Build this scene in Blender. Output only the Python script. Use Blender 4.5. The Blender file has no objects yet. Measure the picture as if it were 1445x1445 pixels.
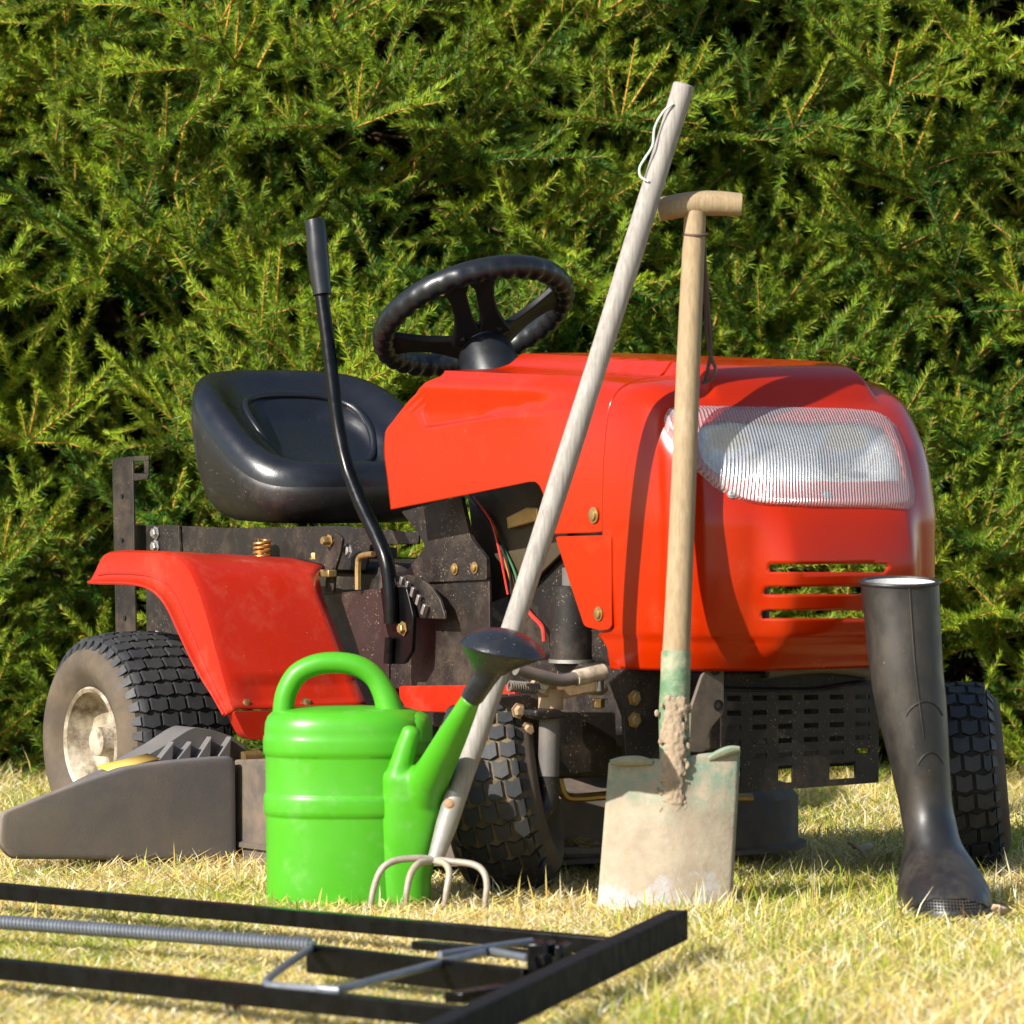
import bpy, bmesh, math, random
import numpy as np
from mathutils import Vector, Matrix
from mathutils.bvhtree import BVHTree
R = math.radians
random.seed(11)
rng = np.random.default_rng(7)
scene = bpy.context.scene
COL = scene.collection

# ------------------------------------------------------------------ survey
# measured camera of the photograph (pixels of a 1445 px frame)
FPX, CAM_H, HOR = 7920.0, 0.83, 560.0
CAM = Vector((0, -9, CAM_H))
PITCH = math.atan((722.5 - HOR) / FPX)
FWD = Vector((0, math.cos(PITCH), -math.sin(PITCH)))
UPV = Vector((0, math.sin(PITCH), math.cos(PITCH)))
RGT = Vector((1, 0, 0))
def ray(px, py):
    return FWD + RGT * ((px - 722.5) / FPX) - UPV * ((py - 722.5) / FPX)
def W(px, py, y):                       # point of the sight line at world depth y
    d = ray(px, py); t = (y - CAM.y) / d.y
    return CAM + d * t
def G(px, py, z=0.0):                   # point of the sight line at height z
    d = ray(px, py); t = (z - CAM.z) / d.z
    return CAM + d * t
TH = R(33)
T_LOC = Vector((0.297, 0.50, 0))
M_T = Matrix.Translation(T_LOC) @ Matrix.Rotation(TH - math.pi / 2, 4, 'Z')
M_TI = M_T.inverted()
CAM_L = M_TI @ CAM
def L(px, py, X=None, Y=None, Z=None):  # tractor coordinates on a plane
    d = M_TI.to_3x3() @ ray(px, py)
    if X is not None: t = (X - CAM_L.x) / d.x
    elif Y is not None: t = (Y - CAM_L.y) / d.y
    else: t = (Z - CAM_L.z) / d.z
    return CAM_L + d * t
def proj_w(p):
    v = Vector(p) - CAM; f = v.dot(FWD)
    return 722.5 + FPX * v.dot(RGT) / f, 722.5 - FPX * v.dot(UPV) / f
def proj(p): return proj_w(M_T @ Vector(p))

# ------------------------------------------------------------------ materials
def nodes(name):
    m = bpy.data.materials.new(name); m.use_nodes = True
    nt = m.node_tree; nt.nodes.clear()
    out = nt.nodes.new('ShaderNodeOutputMaterial')
    return m, nt, out
def N(nt, t, **kw):
    n = nt.nodes.new(t)
    for k, v in kw.items(): setattr(n, k, v)
    return n
def noise(nt, vec, scale, detail=4, rough=.6):
    n = N(nt, 'ShaderNodeTexNoise'); n.inputs['Scale'].default_value = scale
    n.inputs['Detail'].default_value = detail; n.inputs['Roughness'].default_value = rough
    nt.links.new(vec, n.inputs['Vector']); return n.outputs['Fac']
def ramp(nt, fac, p0, p1, c0=(0, 0, 0, 1), c1=(1, 1, 1, 1)):
    r = N(nt, 'ShaderNodeValToRGB'); e = r.color_ramp.elements
    e[0].position = p0; e[1].position = p1; e[0].color = c0; e[1].color = c1
    nt.links.new(fac, r.inputs[0]); return r.outputs[0]
def mixc(nt, fac, a, b, blend='MIX'):
    m = N(nt, 'ShaderNodeMix', data_type='RGBA', blend_type=blend)
    for s, v in ((0, fac), (6, a), (7, b)):
        if isinstance(v, (int, float)): m.inputs[s].default_value = v
        elif isinstance(v, tuple): m.inputs[s].default_value = (*v, 1)[:4]
        else: nt.links.new(v, m.inputs[s])
    return m.outputs[2]
def mat(name, col, rough=.5, metal=0, col2=None, vs=6, dust=None, dust_amt=.0, dust_scale=9, speck=0, speck_col=(.24, .18, .11),
        bump=.0, bump_scale=60, coat=0, spec=.5, stretch=None, rough_var=.12, sss=0):
    m, nt, out = nodes(name)
    b = N(nt, 'ShaderNodeBsdfPrincipled'); nt.links.new(b.outputs[0], out.inputs[0])
    tc = N(nt, 'ShaderNodeTexCoord'); v = tc.outputs['Object']
    if stretch:
        mp = N(nt, 'ShaderNodeMapping'); mp.inputs['Scale'].default_value = stretch
        nt.links.new(v, mp.inputs[0]); v = mp.outputs[0]
    c = mixc(nt, ramp(nt, noise(nt, v, vs, 5), .35, .68), col, col2 or tuple(x * .82 for x in col))
    rv = noise(nt, v, vs * 3.1, 5)
    mr = N(nt, 'ShaderNodeMapRange'); nt.links.new(rv, mr.inputs[0])
    mr.inputs[1].default_value = .3; mr.inputs[2].default_value = .7
    mr.inputs[3].default_value = max(.02, rough - rough_var); mr.inputs[4].default_value = min(1, rough + rough_var)
    rr = mr.outputs[0]
    if dust:
        f = ramp(nt, noise(nt, v, dust_scale, 8, .72), .62 - dust_amt * .35, .78 - dust_amt * .2)
        mm = N(nt, 'ShaderNodeMath', operation='MULTIPLY'); nt.links.new(f, mm.inputs[0]); mm.inputs[1].default_value = min(1, .45 + dust_amt * .5)
        c = mixc(nt, mm.outputs[0], c, dust)
        ad = N(nt, 'ShaderNodeMath', operation='ADD', use_clamp=True); mu = N(nt, 'ShaderNodeMath', operation='MULTIPLY')
        nt.links.new(mm.outputs[0], mu.inputs[0]); mu.inputs[1].default_value = .35
        nt.links.new(mu.outputs[0], ad.inputs[0]); nt.links.new(rr, ad.inputs[1]); rr = ad.outputs[0]
    if speck:
        f = ramp(nt, noise(nt, v, 265, 2, .5), .80 - speck * .118, .825 - speck * .118)
        f2 = ramp(nt, noise(nt, v, 17, 5, .7), .44, .60)
        mm = N(nt, 'ShaderNodeMath', operation='MULTIPLY'); nt.links.new(f, mm.inputs[0]); nt.links.new(f2, mm.inputs[1])
        c = mixc(nt, mm.outputs[0], c, speck_col)
    nt.links.new(c, b.inputs['Base Color']); nt.links.new(rr, b.inputs['Roughness'])
    b.inputs['Metallic'].default_value = metal; b.inputs['Specular IOR Level'].default_value = spec
    b.inputs['Coat Weight'].default_value = coat; b.inputs['Coat Roughness'].default_value = .08
    if sss:
        b.inputs['Subsurface Weight'].default_value = sss; b.inputs['Subsurface Radius'].default_value = (.01, .02, .005)
        b.inputs['Subsurface Scale'].default_value = .3
    if bump:
        bp = N(nt, 'ShaderNodeBump'); bp.inputs['Strength'].default_value = bump; bp.inputs['Distance'].default_value = .004
        nt.links.new(noise(nt, v, bump_scale, 6, .65), bp.inputs['Height']); nt.links.new(bp.outputs[0], b.inputs['Normal'])
    return m
DUST = (.36, .27, .17)
M = {}
M['red'] = mat('red_paint', (.350, .0165, .0004), .17, col2=(.328, .0130, .0003), vs=3, dust=(.40, .045, .012), dust_amt=.18, dust_scale=7, speck=.45, coat=.0, spec=.34, bump=.025, bump_scale=18, rough_var=.05)
M['fender'] = mat('red_fender_plastic', (.37, .0145, .002), .38, col2=(.335, .0115, .0015), vs=4, dust=(.40, .06, .03), dust_amt=.25, speck=.75, coat=.12, spec=.3, bump=.05, bump_scale=90)
M['dark_metal'] = mat('dusty_black_steel', (.011, .009, .0085), .50, col2=(.021, .0155, .012), vs=9, dust=(.080, .055, .034), dust_amt=.38, dust_scale=13, speck=1.2, bump=.14, spec=.35)
M['red_reflect_steel'] = mat('dusty_steel_red_reflection', (.034, .012, .011), .42, col2=(.024, .011, .010), vs=7, dust=(.09, .06, .045), dust_amt=.2, speck=1.3, bump=.06)  # reddish base colour paints in red reflected from the bodywork, under real dust
M['black'] = mat('black_plastic', (.009, .010, .012), .34, vs=8, bump=.05, bump_scale=160)
M['spoke'] = mat('satin_black_plastic', (.010, .010, .011), .55, vs=8, spec=.25, dust=(.04, .035, .03), dust_amt=.3)
M['seat'] = mat('black_seat_vinyl', (.006, .007, .010), .30, col2=(.009, .010, .013), vs=7, dust=(.05, .045, .04), dust_amt=.06, speck=.25, bump=.06, bump_scale=420, rough_var=.08)
M['seat_under'] = mat('seat_base_plastic', (.012, .011, .011), .44, vs=7, dust=(.07, .055, .045), dust_amt=.3, speck=.9, bump=.1, bump_scale=300)
M['tyre'] = mat('tyre_rubber', (.020, .021, .024), .55, col2=(.032, .031, .030), vs=14, dust=(.12, .09, .055), dust_amt=.15, dust_scale=16, bump=.15, bump_scale=130)
M['tyre_dusty'] = mat('dusty_tyre_sidewall', (.058, .043, .028), .80, col2=(.085, .062, .040), vs=8, dust=(.15, .11, .07), dust_amt=.45, dust_scale=10, bump=.2, bump_scale=170)
M['tyre_mud'] = mat('tread_groove_mud', (.045, .036, .026), .9, col2=(.20, .145, .065), vs=26, dust=(.25, .18, .08), dust_amt=.35, dust_scale=40, bump=.6, bump_scale=220)
M['groove'] = mat('dark_tread_groove', (.012, .011, .010), .9, col2=(.030, .024, .016), vs=26, dust=(.12, .09, .05), dust_amt=.18, dust_scale=40, bump=.4, bump_scale=220)
M['rim'] = mat('cream_rim_paint', (.58, .50, .36), .5, col2=(.66, .60, .47), vs=6, dust=(.10, .066, .034), dust_amt=.95, dust_scale=15, speck=1.2, speck_col=(.07, .05, .03), bump=.12)
M['chute'] = mat('grey_chute_plastic', (.115, .108, .108), .52, col2=(.145, .130, .115), vs=4, dust=(.21, .165, .12), dust_amt=.55, dust_scale=3.2, speck=.35, bump=.12, bump_scale=260)
M['deck'] = mat('dusty_deck_steel', (.095, .078, .064), .62, col2=(.065, .054, .045), vs=5, dust=(.20, .14, .09), dust_amt=.6, speck=.6, bump=.15)
M['brass'] = mat('zinc_yellow_hardware', (.46, .31, .12), .38, .8, vs=30, dust=DUST, dust_amt=.3, dust_scale=40, bump=.05)
M['steel'] = mat('bare_steel', (.50, .48, .45), .36, .85, vs=20, dust=DUST, dust_amt=.3, dust_scale=30, bump=.06)
M['copper'] = mat('copper_spring_wire', (.62, .30, .09), .32, .85, vs=40)
M['rust'] = mat('rusty_steel', (.34, .20, .105), .7, .2, col2=(.44, .31, .18), vs=26, dust=(.40, .31, .2), dust_amt=.4, dust_scale=30, bump=.25)
M['greytube'] = mat('dull_grey_rubber', (.11, .10, .09), .6, vs=14, dust=(.20, .15, .10), dust_amt=.5, bump=.15)
M['tan'] = mat('oily_tan_panel', (.045, .031, .013), .6, col2=(.030, .021, .010), vs=8, dust=(.07, .05, .025), dust_amt=.4, bump=.1)
M['yellow'] = mat('yellow_sticker', (.68, .45, .06), .5, vs=20, dust=(.4, .3, .15), dust_amt=.4)
M['wire_red'] = mat('red_cable', (.50, .03, .02), .4)
M['wire_green'] = mat('green_cable', (.03, .14, .05), .4)
M['wire_black'] = mat('black_cable', (.012, .012, .012), .4)
M['wire_orange'] = mat('orange_cable', (.55, .16, .03), .4)
M['green'] = mat('green_can_plastic', (.060, .315, .010), .38, col2=(.050, .285, .008), vs=5, dust=(.13, .33, .065), dust_amt=.22, dust_scale=22, speck=.15, speck_col=(.5, .6, .35), bump=.03, bump_scale=30, spec=.45, sss=.05)
M['rose'] = mat('dark_rose_plastic', (.014, .015, .018), .30, vs=20, speck=.7, speck_col=(.25, .25, .27), bump=.05, bump_scale=200)
M['boot'] = mat('black_boot_rubber', (.013, .012, .012), .38, col2=(.020, .018, .016), vs=7, dust=(.060, .046, .032), dust_amt=.5, dust_scale=8, speck=.5, bump=.10, bump_scale=38, stretch=(1, 1, .6), rough_var=.1)
M['boot_lining'] = mat('pale_boot_lining', (.62, .60, .57), .9, bump=.2, bump_scale=300)
M['frame_black'] = mat('black_powder_coat', (.0024, .0024, .0027), .30, vs=12, spec=.22)
M['zinc'] = mat('zinc_plated_steel', (.20, .215, .24), .48, .6, vs=15, bump=.03)
M['cord_brown'] = mat('brown_leather_cord', (.10, .055, .035), .8, bump=.2, bump_scale=300)
M['cord_white'] = mat('pale_string', (.55, .62, .55), .8, bump=.2, bump_scale=400)
M['clip'] = mat('dry_clippings', (.30, .21, .06), .95, col2=(.18, .14, .05), vs=60, bump=1, bump_scale=160)

def wood(name, c1, c2, stain, amt):
    m, nt, out = nodes(name)
    b = N(nt, 'ShaderNodeBsdfPrincipled'); nt.links.new(b.outputs[0], out.inputs[0])
    tc = N(nt, 'ShaderNodeTexCoord'); mp = N(nt, 'ShaderNodeMapping'); mp.inputs['Scale'].default_value = (1, 1, .045)
    nt.links.new(tc.outputs['Object'], mp.inputs[0])
    f = noise(nt, mp.outputs[0], 210, 6, .7)
    c = mixc(nt, ramp(nt, f, .32, .7), c1, c2)
    mp2 = N(nt, 'ShaderNodeMapping'); mp2.inputs['Scale'].default_value = (1, 1, .35); nt.links.new(tc.outputs['Object'], mp2.inputs[0])
    f2 = ramp(nt, noise(nt, mp2.outputs[0], 14, 6, .7), .62 - amt, .85 - amt)
    c = mixc(nt, f2, c, stain)
    nt.links.new(c, b.inputs['Base Color']); b.inputs['Roughness'].default_value = .75
    bp = N(nt, 'ShaderNodeBump'); bp.inputs['Strength'].default_value = .35; bp.inputs['Distance'].default_value = .002
    nt.links.new(f, bp.inputs['Height']); nt.links.new(bp.outputs[0], b.inputs['Normal'])
    return m
M['wood_grey'] = wood('weathered_grey_wood', (.34, .31, .275), (.18, .16, .14), (.40, .37, .335), .05)
M['wood_tan'] = wood('worn_tan_wood', (.33, .24, .13), (.22, .15, .08), (.38, .31, .22), .05)

def ground_mat():
    m, nt, out = nodes('dry_lawn_thatch')
    b = N(nt, 'ShaderNodeBsdfPrincipled'); nt.links.new(b.outputs[0], out.inputs[0])
    tc = N(nt, 'ShaderNodeTexCoord'); v = tc.outputs['Object']
    c = mixc(nt, ramp(nt, noise(nt, v, 5, 6), .38, .65), (.26, .19, .06), (.16, .145, .035))
    c = mixc(nt, ramp(nt, noise(nt, v, 90, 6, .75), .35, .7), c, (.40, .30, .11))
    nt.links.new(c, b.inputs['Base Color']); b.inputs['Roughness'].default_value = .95
    bp = N(nt, 'ShaderNodeBump'); bp.inputs['Strength'].default_value = 1; bp.inputs['Distance'].default_value = .01
    nt.links.new(noise(nt, v, 120, 6, .8), bp.inputs['Height']); nt.links.new(bp.outputs[0], b.inputs['Normal'])
    return m
M['ground'] = ground_mat()
def leaf_mat(name, rough, trans, spec=.4, ):
    m, nt, out = nodes(name)
    at = N(nt, 'ShaderNodeAttribute', attribute_name='tint')
    b = N(nt, 'ShaderNodeBsdfPrincipled'); nt.links.new(at.outputs['Color'], b.inputs['Base Color'])
    b.inputs['Roughness'].default_value = rough; b.inputs['Specular IOR Level'].default_value = spec
    t = N(nt, 'ShaderNodeBsdfTranslucent'); nt.links.new(at.outputs['Color'], t.inputs['Color'])
    mx = N(nt, 'ShaderNodeMixShader'); mx.inputs[0].default_value = trans
    nt.links.new(b.outputs[0], mx.inputs[1]); nt.links.new(t.outputs[0], mx.inputs[2]); nt.links.new(mx.outputs[0], out.inputs[0])
    return m
M['needles'] = leaf_mat('spruce_needles', .45, .30, .22)
M['grass'] = leaf_mat('grass_blades', .55, .34, .2)
M['bark'] = mat('spruce_bark', (.085, .055, .035), .85, col2=(.14, .09, .055), vs=20, bump=.8, bump_scale=50)

def lens_mat():
    m, nt, out = nodes('ribbed_clear_lens')
    tc = N(nt, 'ShaderNodeTexCoord')
    mp = N(nt, 'ShaderNodeMapping'); mp.inputs['Rotation'].default_value = (R(14), 0, 0); nt.links.new(tc.outputs['Object'], mp.inputs[0])
    w = N(nt, 'ShaderNodeTexWave', wave_type='BANDS', bands_direction='Y', wave_profile='SIN'); w.inputs['Scale'].default_value = 56
    w.inputs['Distortion'].default_value = .0
    nt.links.new(mp.outputs[0], w.inputs['Vector'])
    bp = N(nt, 'ShaderNodeBump'); bp.inputs['Strength'].default_value = .8; bp.inputs['Distance'].default_value = .003
    nt.links.new(w.outputs['Fac'], bp.inputs['Height'])
    g = N(nt, 'ShaderNodeBsdfGlossy'); g.inputs['Roughness'].default_value = .2; nt.links.new(bp.outputs[0], g.inputs['Normal'])
    d = N(nt, 'ShaderNodeBsdfDiffuse'); d.inputs['Color'].default_value = (.78, .77, .76, 1); nt.links.new(bp.outputs[0], d.inputs['Normal'])
    t = N(nt, 'ShaderNodeBsdfTransparent'); t.inputs['Color'].default_value = (.93, .93, .93, 1)
    rf = N(nt, 'ShaderNodeBsdfRefraction'); rf.inputs['IOR'].default_value = 1.12; rf.inputs['Roughness'].default_value = .03; nt.links.new(bp.outputs[0], rf.inputs['Normal'])
    fr = ramp(nt, w.outputs['Fac'], .55, 1.0, (.17, .17, .17, 1), (.30, .30, .30, 1))
    m1 = N(nt, 'ShaderNodeMixShader'); m1.inputs[0].default_value = .35; nt.links.new(t.outputs[0], m1.inputs[1]); nt.links.new(rf.outputs[0], m1.inputs[2])
    m2 = N(nt, 'ShaderNodeMixShader'); nt.links.new(fr, m2.inputs[0]); nt.links.new(m1.outputs[0], m2.inputs[1]); nt.links.new(d.outputs[0], m2.inputs[2])
    m3 = N(nt, 'ShaderNodeMixShader'); m3.inputs[0].default_value = .10; nt.links.new(m2.outputs[0], m3.inputs[1]); nt.links.new(g.outputs[0], m3.inputs[2])
    nt.links.new(m3.outputs[0], out.inputs[0]); return m
M['lens'] = lens_mat()
M['reflector'] = mat('silver_reflector', (.62, .615, .58), .30, .55, col2=(.50, .51, .51), vs=10, bump=.0)

# spade blade: pale clay over worn green paint
def spade_mat():
    m, nt, out = nodes('clay_covered_spade_steel')
    b = N(nt, 'ShaderNodeBsdfPrincipled'); nt.links.new(b.outputs[0], out.inputs[0])
    tc = N(nt, 'ShaderNodeTexCoord'); v = tc.outputs['Object']
    c = mixc(nt, ramp(nt, noise(nt, v, 16, 8, .7), .35, .68), (.36, .30, .215), (.24, .19, .13))
    sp = N(nt, 'ShaderNodeSeparateXYZ'); nt.links.new(v, sp.inputs[0])
    ad = N(nt, 'ShaderNodeMath', operation='MULTIPLY_ADD'); nt.links.new(noise(nt, v, 22, 8, .75), ad.inputs[0]); ad.inputs[1].default_value = .28
    nt.links.new(sp.outputs['Z'], ad.inputs[2])
    up = ramp(nt, ad.outputs[0], .285, .37)
    mm = N(nt, 'ShaderNodeMath', operation='MULTIPLY'); nt.links.new(up, mm.inputs[0]); nt.links.new(ramp(nt, noise(nt, v, 30, 8, .8), .38, .58), mm.inputs[1])
    c = mixc(nt, mm.outputs[0], c, (.135, .215, .15))
    lo = ramp(nt, ad.outputs[0], .165, .20, (1, 1, 1, 1), (0, 0, 0, 1))
    c = mixc(nt, lo, c, (.37, .36, .36))
    c = mixc(nt, ramp(nt, noise(nt, v, 120, 5, .7), .56, .70), c, (.33, .22, .12))
    nt.links.new(c, b.inputs['Base Color']); b.inputs['Roughness'].default_value = .85
    bp = N(nt, 'ShaderNodeBump'); bp.inputs['Strength'].default_value = .55; bp.inputs['Distance'].default_value = .003
    nt.links.new(noise(nt, v, 70, 8, .7), bp.inputs['Height']); nt.links.new(bp.outputs[0], b.inputs['Normal']); return m
M['spade'] = spade_mat()
M['socket'] = mat('worn_green_socket', (.070, .15, .065), .6, col2=(.11, .19, .095), vs=20, dust=(.48, .39, .28), dust_amt=.55, dust_scale=14, speck=.6, speck_col=(.42, .18, .08), bump=.35, bump_scale=90)
M['clay'] = mat('dried_clay', (.35, .265, .175), .95, col2=(.26, .19, .125), vs=40, bump=1.0, bump_scale=90)
M['ferrule'] = mat('dull_aluminium', (.31, .295, .27), .5, .4, vs=20, dust=(.5, .42, .32), dust_amt=.4, bump=.2)
M['tine'] = mat('worn_tine_steel', (.38, .34, .28), .55, .25, col2=(.26, .21, .155), vs=30, dust=(.40, .30, .18), dust_amt=.4, dust_scale=40, bump=.3, bump_scale=150)

# ------------------------------------------------------------------ mesh helpers
class MB:
    def __init__(s): s.v = []; s.f = []; s.mi = []; s.cur = 0
    def add(s, vs, fs):
        o = len(s.v); s.v += [tuple(p) for p in vs]
        s.f += [tuple(i + o for i in f) for f in fs]; s.mi += [s.cur] * len(fs); return s
    def box(s, c, size, rot=None):
        h = Vector(size) / 2; vs = []
        for x in (-1, 1):
            for y in (-1, 1):
                for z in (-1, 1):
                    p = Vector((x * h.x, y * h.y, z * h.z))
                    if rot is not None: p = rot @ p
                    vs.append(p + Vector(c))
        return s.add(vs, [(0, 1, 3, 2), (4, 6, 7, 5), (0, 4, 5, 1), (2, 3, 7, 6), (0, 2, 6, 4), (1, 5, 7, 3)])
    def prism(s, pts, ext):
        n = len(pts); e = Vector(ext); pts = [Vector(p) for p in pts]
        nrm = sum(((pts[i] - pts[0]).cross(pts[(i + 1) % n] - pts[0]) for i in range(1, n - 1)), Vector())
        if nrm.dot(e) > 0: pts = pts[::-1]
        vs = pts + [p + e for p in pts]
        fs = [tuple(range(n)), tuple(range(2 * n - 1, n - 1, -1))]
        fs += [((i + 1) % n, i, n + i, n + (i + 1) % n) for i in range(n)]
        return s.add(vs, fs)
    def bar(s, p, q, w, h, up=(0, 0, 1)):
        p, q = Vector(p), Vector(q); d = (q - p).normalized(); side = d.cross(Vector(up)).normalized(); u = side.cross(d)
        rot = Matrix((d, side, u)).transposed()
        return s.box((p + q) / 2, ((q - p).length, w, h), rot)
    def tube(s, pts, r, n=12, caps=True, closed=False, flat=1.0, up=None):
        pts = [Vector(p) for p in pts]; m = len(pts)
        rs = r if isinstance(r, (list, tuple)) else [r] * m
        vs = []; fs = []; prev = Vector(up) if up else None
        for i, p in enumerate(pts):
            if closed: t = pts[(i + 1) % m] - pts[i - 1]
            else: t = pts[min(i + 1, m - 1)] - pts[max(i - 1, 0)]
            t.normalize()
            if prev is None:
                prev = t.orthogonal()
            a = prev - t * prev.dot(t)
            if a.length < 1e-5: a = t.orthogonal()
            a.normalize(); b = t.cross(a); prev = a
            for k in range(n):
                an = 2 * math.pi * k / n
                vs.append(p + a * (rs[i] * math.cos(an)) + b * (rs[i] * flat * math.sin(an)))
        for i in range(m if closed else m - 1):
            j = (i + 1) % m
            for k in range(n):
                fs.append((i * n + k, i * n + (k + 1) % n, j * n + (k + 1) % n, j * n + k))
        if caps and not closed:
            fs.append(tuple(range(n - 1, -1, -1))); fs.append(tuple((m - 1) * n + k for k in range(n)))
        return s.add(vs, fs)
    def lathe(s, prof, n=48, origin=(0, 0, 0), axis=(0, 0, 1), close=False):
        ax = Vector(axis).normalized(); a = ax.orthogonal().normalized(); b = ax.cross(a); o = Vector(origin)
        m = len(prof); vs = []; fs = []
        for r, h in prof:
            for k in range(n):
                an = 2 * math.pi * k / n
                vs.append(o + ax * h + (a * math.cos(an) + b * math.sin(an)) * r)
        for i in range(m if close else m - 1):
            j = (i + 1) % m
            for k in range(n):
                fs.append((i * n + k, i * n + (k + 1) % n, j * n + (k + 1) % n, j * n + k))
        return s.add(vs, fs)
    def loft(s, rings, cap0=True, cap1=True):
        n = len(rings[0]); vs = [p for r in rings for p in r]; fs = []
        for i in range(len(rings) - 1):
            for k in range(n):
                fs.append((i * n + k, i * n + (k + 1) % n, (i + 1) * n + (k + 1) % n, (i + 1) * n + k))
        if cap0: fs.append(tuple(range(n - 1, -1, -1)))
        if cap1: fs.append(tuple((len(rings) - 1) * n + k for k in range(n)))
        return s.add(vs, fs)
    def bolt(s, c, axis, r=.008, h=.006):
        ax = Vector(axis).normalized()
        s.lathe([(0, 0), (r * 1.5, 0), (r * 1.5, .0015), (r, .0016), (r, h), (r * .8, h * 1.15), (0, h * 1.15)], 6 if h > .005 else 12, c, ax)
        return s
    def build(s, name, mats, parent=None, bevel=0, smooth=35, solid=0, seg=2, sub=0, loc=None, fix=True):
        me = bpy.data.meshes.new(name); me.from_pydata(s.v, [], s.f); me.update()
        if not isinstance(mats, (list, tuple)): mats = [mats]
        for m in mats: me.materials.append(m)
        if len(mats) > 1: me.polygons.foreach_set('material_index', s.mi)
        if fix:
            bm = bmesh.new(); bm.from_mesh(me); bmesh.ops.remove_doubles(bm, verts=bm.verts, dist=1e-6)
            bmesh.ops.recalc_face_normals(bm, faces=bm.faces); bm.to_mesh(me); bm.free()
        if smooth:
            me.polygons.foreach_set('use_smooth', [True] * len(me.polygons)); me.set_sharp_from_angle(angle=R(smooth))
        o = bpy.data.objects.new(name, me); COL.objects.link(o)
        if parent: o.parent = parent
        if loc is not None: o.location = loc
        if solid:
            md = o.modifiers.new('Solidify', 'SOLIDIFY'); md.thickness = solid; md.offset = -1
        if bevel:
            md = o.modifiers.new('Bevel', 'BEVEL'); md.width = bevel; md.segments = seg; md.limit_method = 'ANGLE'; md.angle_limit = R(32)
            md.harden_normals = False
        if sub:
            md = o.modifiers.new('Subdivision', 'SUBSURF'); md.levels = sub; md.render_levels = sub
        return o
def tag(o, label=None, cat=None, group=None, kind=None):
    if label: o['label'] = label
    if cat: o['category'] = cat
    if group: o['group'] = group
    if kind: o['kind'] = kind
    return o
def thing(name, label, cat, loc, rotz=0, group=None, parent=None):
    o = bpy.data.objects.new(name, None); COL.objects.link(o); o.location = loc; o.rotation_euler = (0, 0, rotz); o.empty_display_size = .1
    return tag(o, label, cat, group)
def pivot(name, parent, loc, rot):
    o = bpy.data.objects.new(name, None); COL.objects.link(o); o.parent = parent; o.location = loc; o.rotation_euler = rot; o.empty_display_size = .1
    return o
def cat_interp(xs, ys, x):              # smooth monotone-ish interpolation
    xs = list(xs); n = len(xs)
    if x <= xs[0]: return ys[0]
    if x >= xs[-1]: return ys[-1]
    i = max(k for k in range(n - 1) if xs[k] <= x)
    h = xs[i + 1] - xs[i]; t = (x - xs[i]) / h
    def sl(k):
        if k == 0: return (ys[1] - ys[0]) / (xs[1] - xs[0])
        if k == n - 1: return (ys[-1] - ys[-2]) / (xs[-1] - xs[-2])
        a = (ys[k] - ys[k - 1]) / (xs[k] - xs[k - 1]); b = (ys[k + 1] - ys[k]) / (xs[k + 1] - xs[k])
        return 0 if a * b <= 0 else 2 * a * b / (a + b)
    m0, m1 = sl(i) * h, sl(i + 1) * h
    return (2 * t**3 - 3 * t**2 + 1) * ys[i] + (t**3 - 2 * t**2 + t) * m0 + (-2 * t**3 + 3 * t**2) * ys[i + 1] + (t**3 - t**2) * m1
def sstep(a, b, x):
    t = min(1, max(0, (x - a) / (b - a))); return t * t * (3 - 2 * t)
def spline(pts, n):                     # Catmull-Rom through points
    pts = [Vector(p) for p in pts]; P = [2 * pts[0] - pts[1]] + pts + [2 * pts[-1] - pts[-2]]; out = []
    for i in range(1, len(P) - 2):
        for k in range(n):
            t = k / n
            out.append(.5 * ((2 * P[i]) + (P[i + 1] - P[i - 1]) * t + (2 * P[i - 1] - 5 * P[i] + 4 * P[i + 1] - P[i + 2]) * t * t + (3 * P[i] - P[i - 1] - 3 * P[i + 1] + P[i + 2]) * t**3))
    out.append(pts[-1]); return out
def inpoly(x, y, poly):
    c = False; j = len(poly) - 1
    for i in range(len(poly)):
        xi, yi = poly[i]; xj, yj = poly[j]
        if (yi > y) != (yj > y) and x < (xj - xi) * (y - yi) / (yj - yi) + xi: c = not c
        j = i
    return c
def nearest(x, y, poly):
    best = None; p = Vector((x, y))
    for i in range(len(poly)):
        a = Vector(poly[i - 1]); b = Vector(poly[i]); ab = b - a
        t = max(0, min(1, (p - a).dot(ab) / max(ab.length_squared, 1e-9))); q = a + ab * t
        if best is None or (q - p).length < best[0]: best = ((q - p).length, q)
    return best[1]
def round_poly(pts, r, n=4):
    out = []; m = len(pts)
    for i in range(m):
        p = Vector(pts[i]); a = Vector(pts[i - 1]); b = Vector(pts[(i + 1) % m])
        da = (a - p); db = (b - p); k = min(r, da.length * .45, db.length * .45)
        A = p + da.normalized() * k; B = p + db.normalized() * k
        for j in range(n + 1):
            t = j / n; out.append((1 - t)**2 * A + 2 * t * (1 - t) * p + t * t * B)
    return [tuple(q) for q in out]

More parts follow.
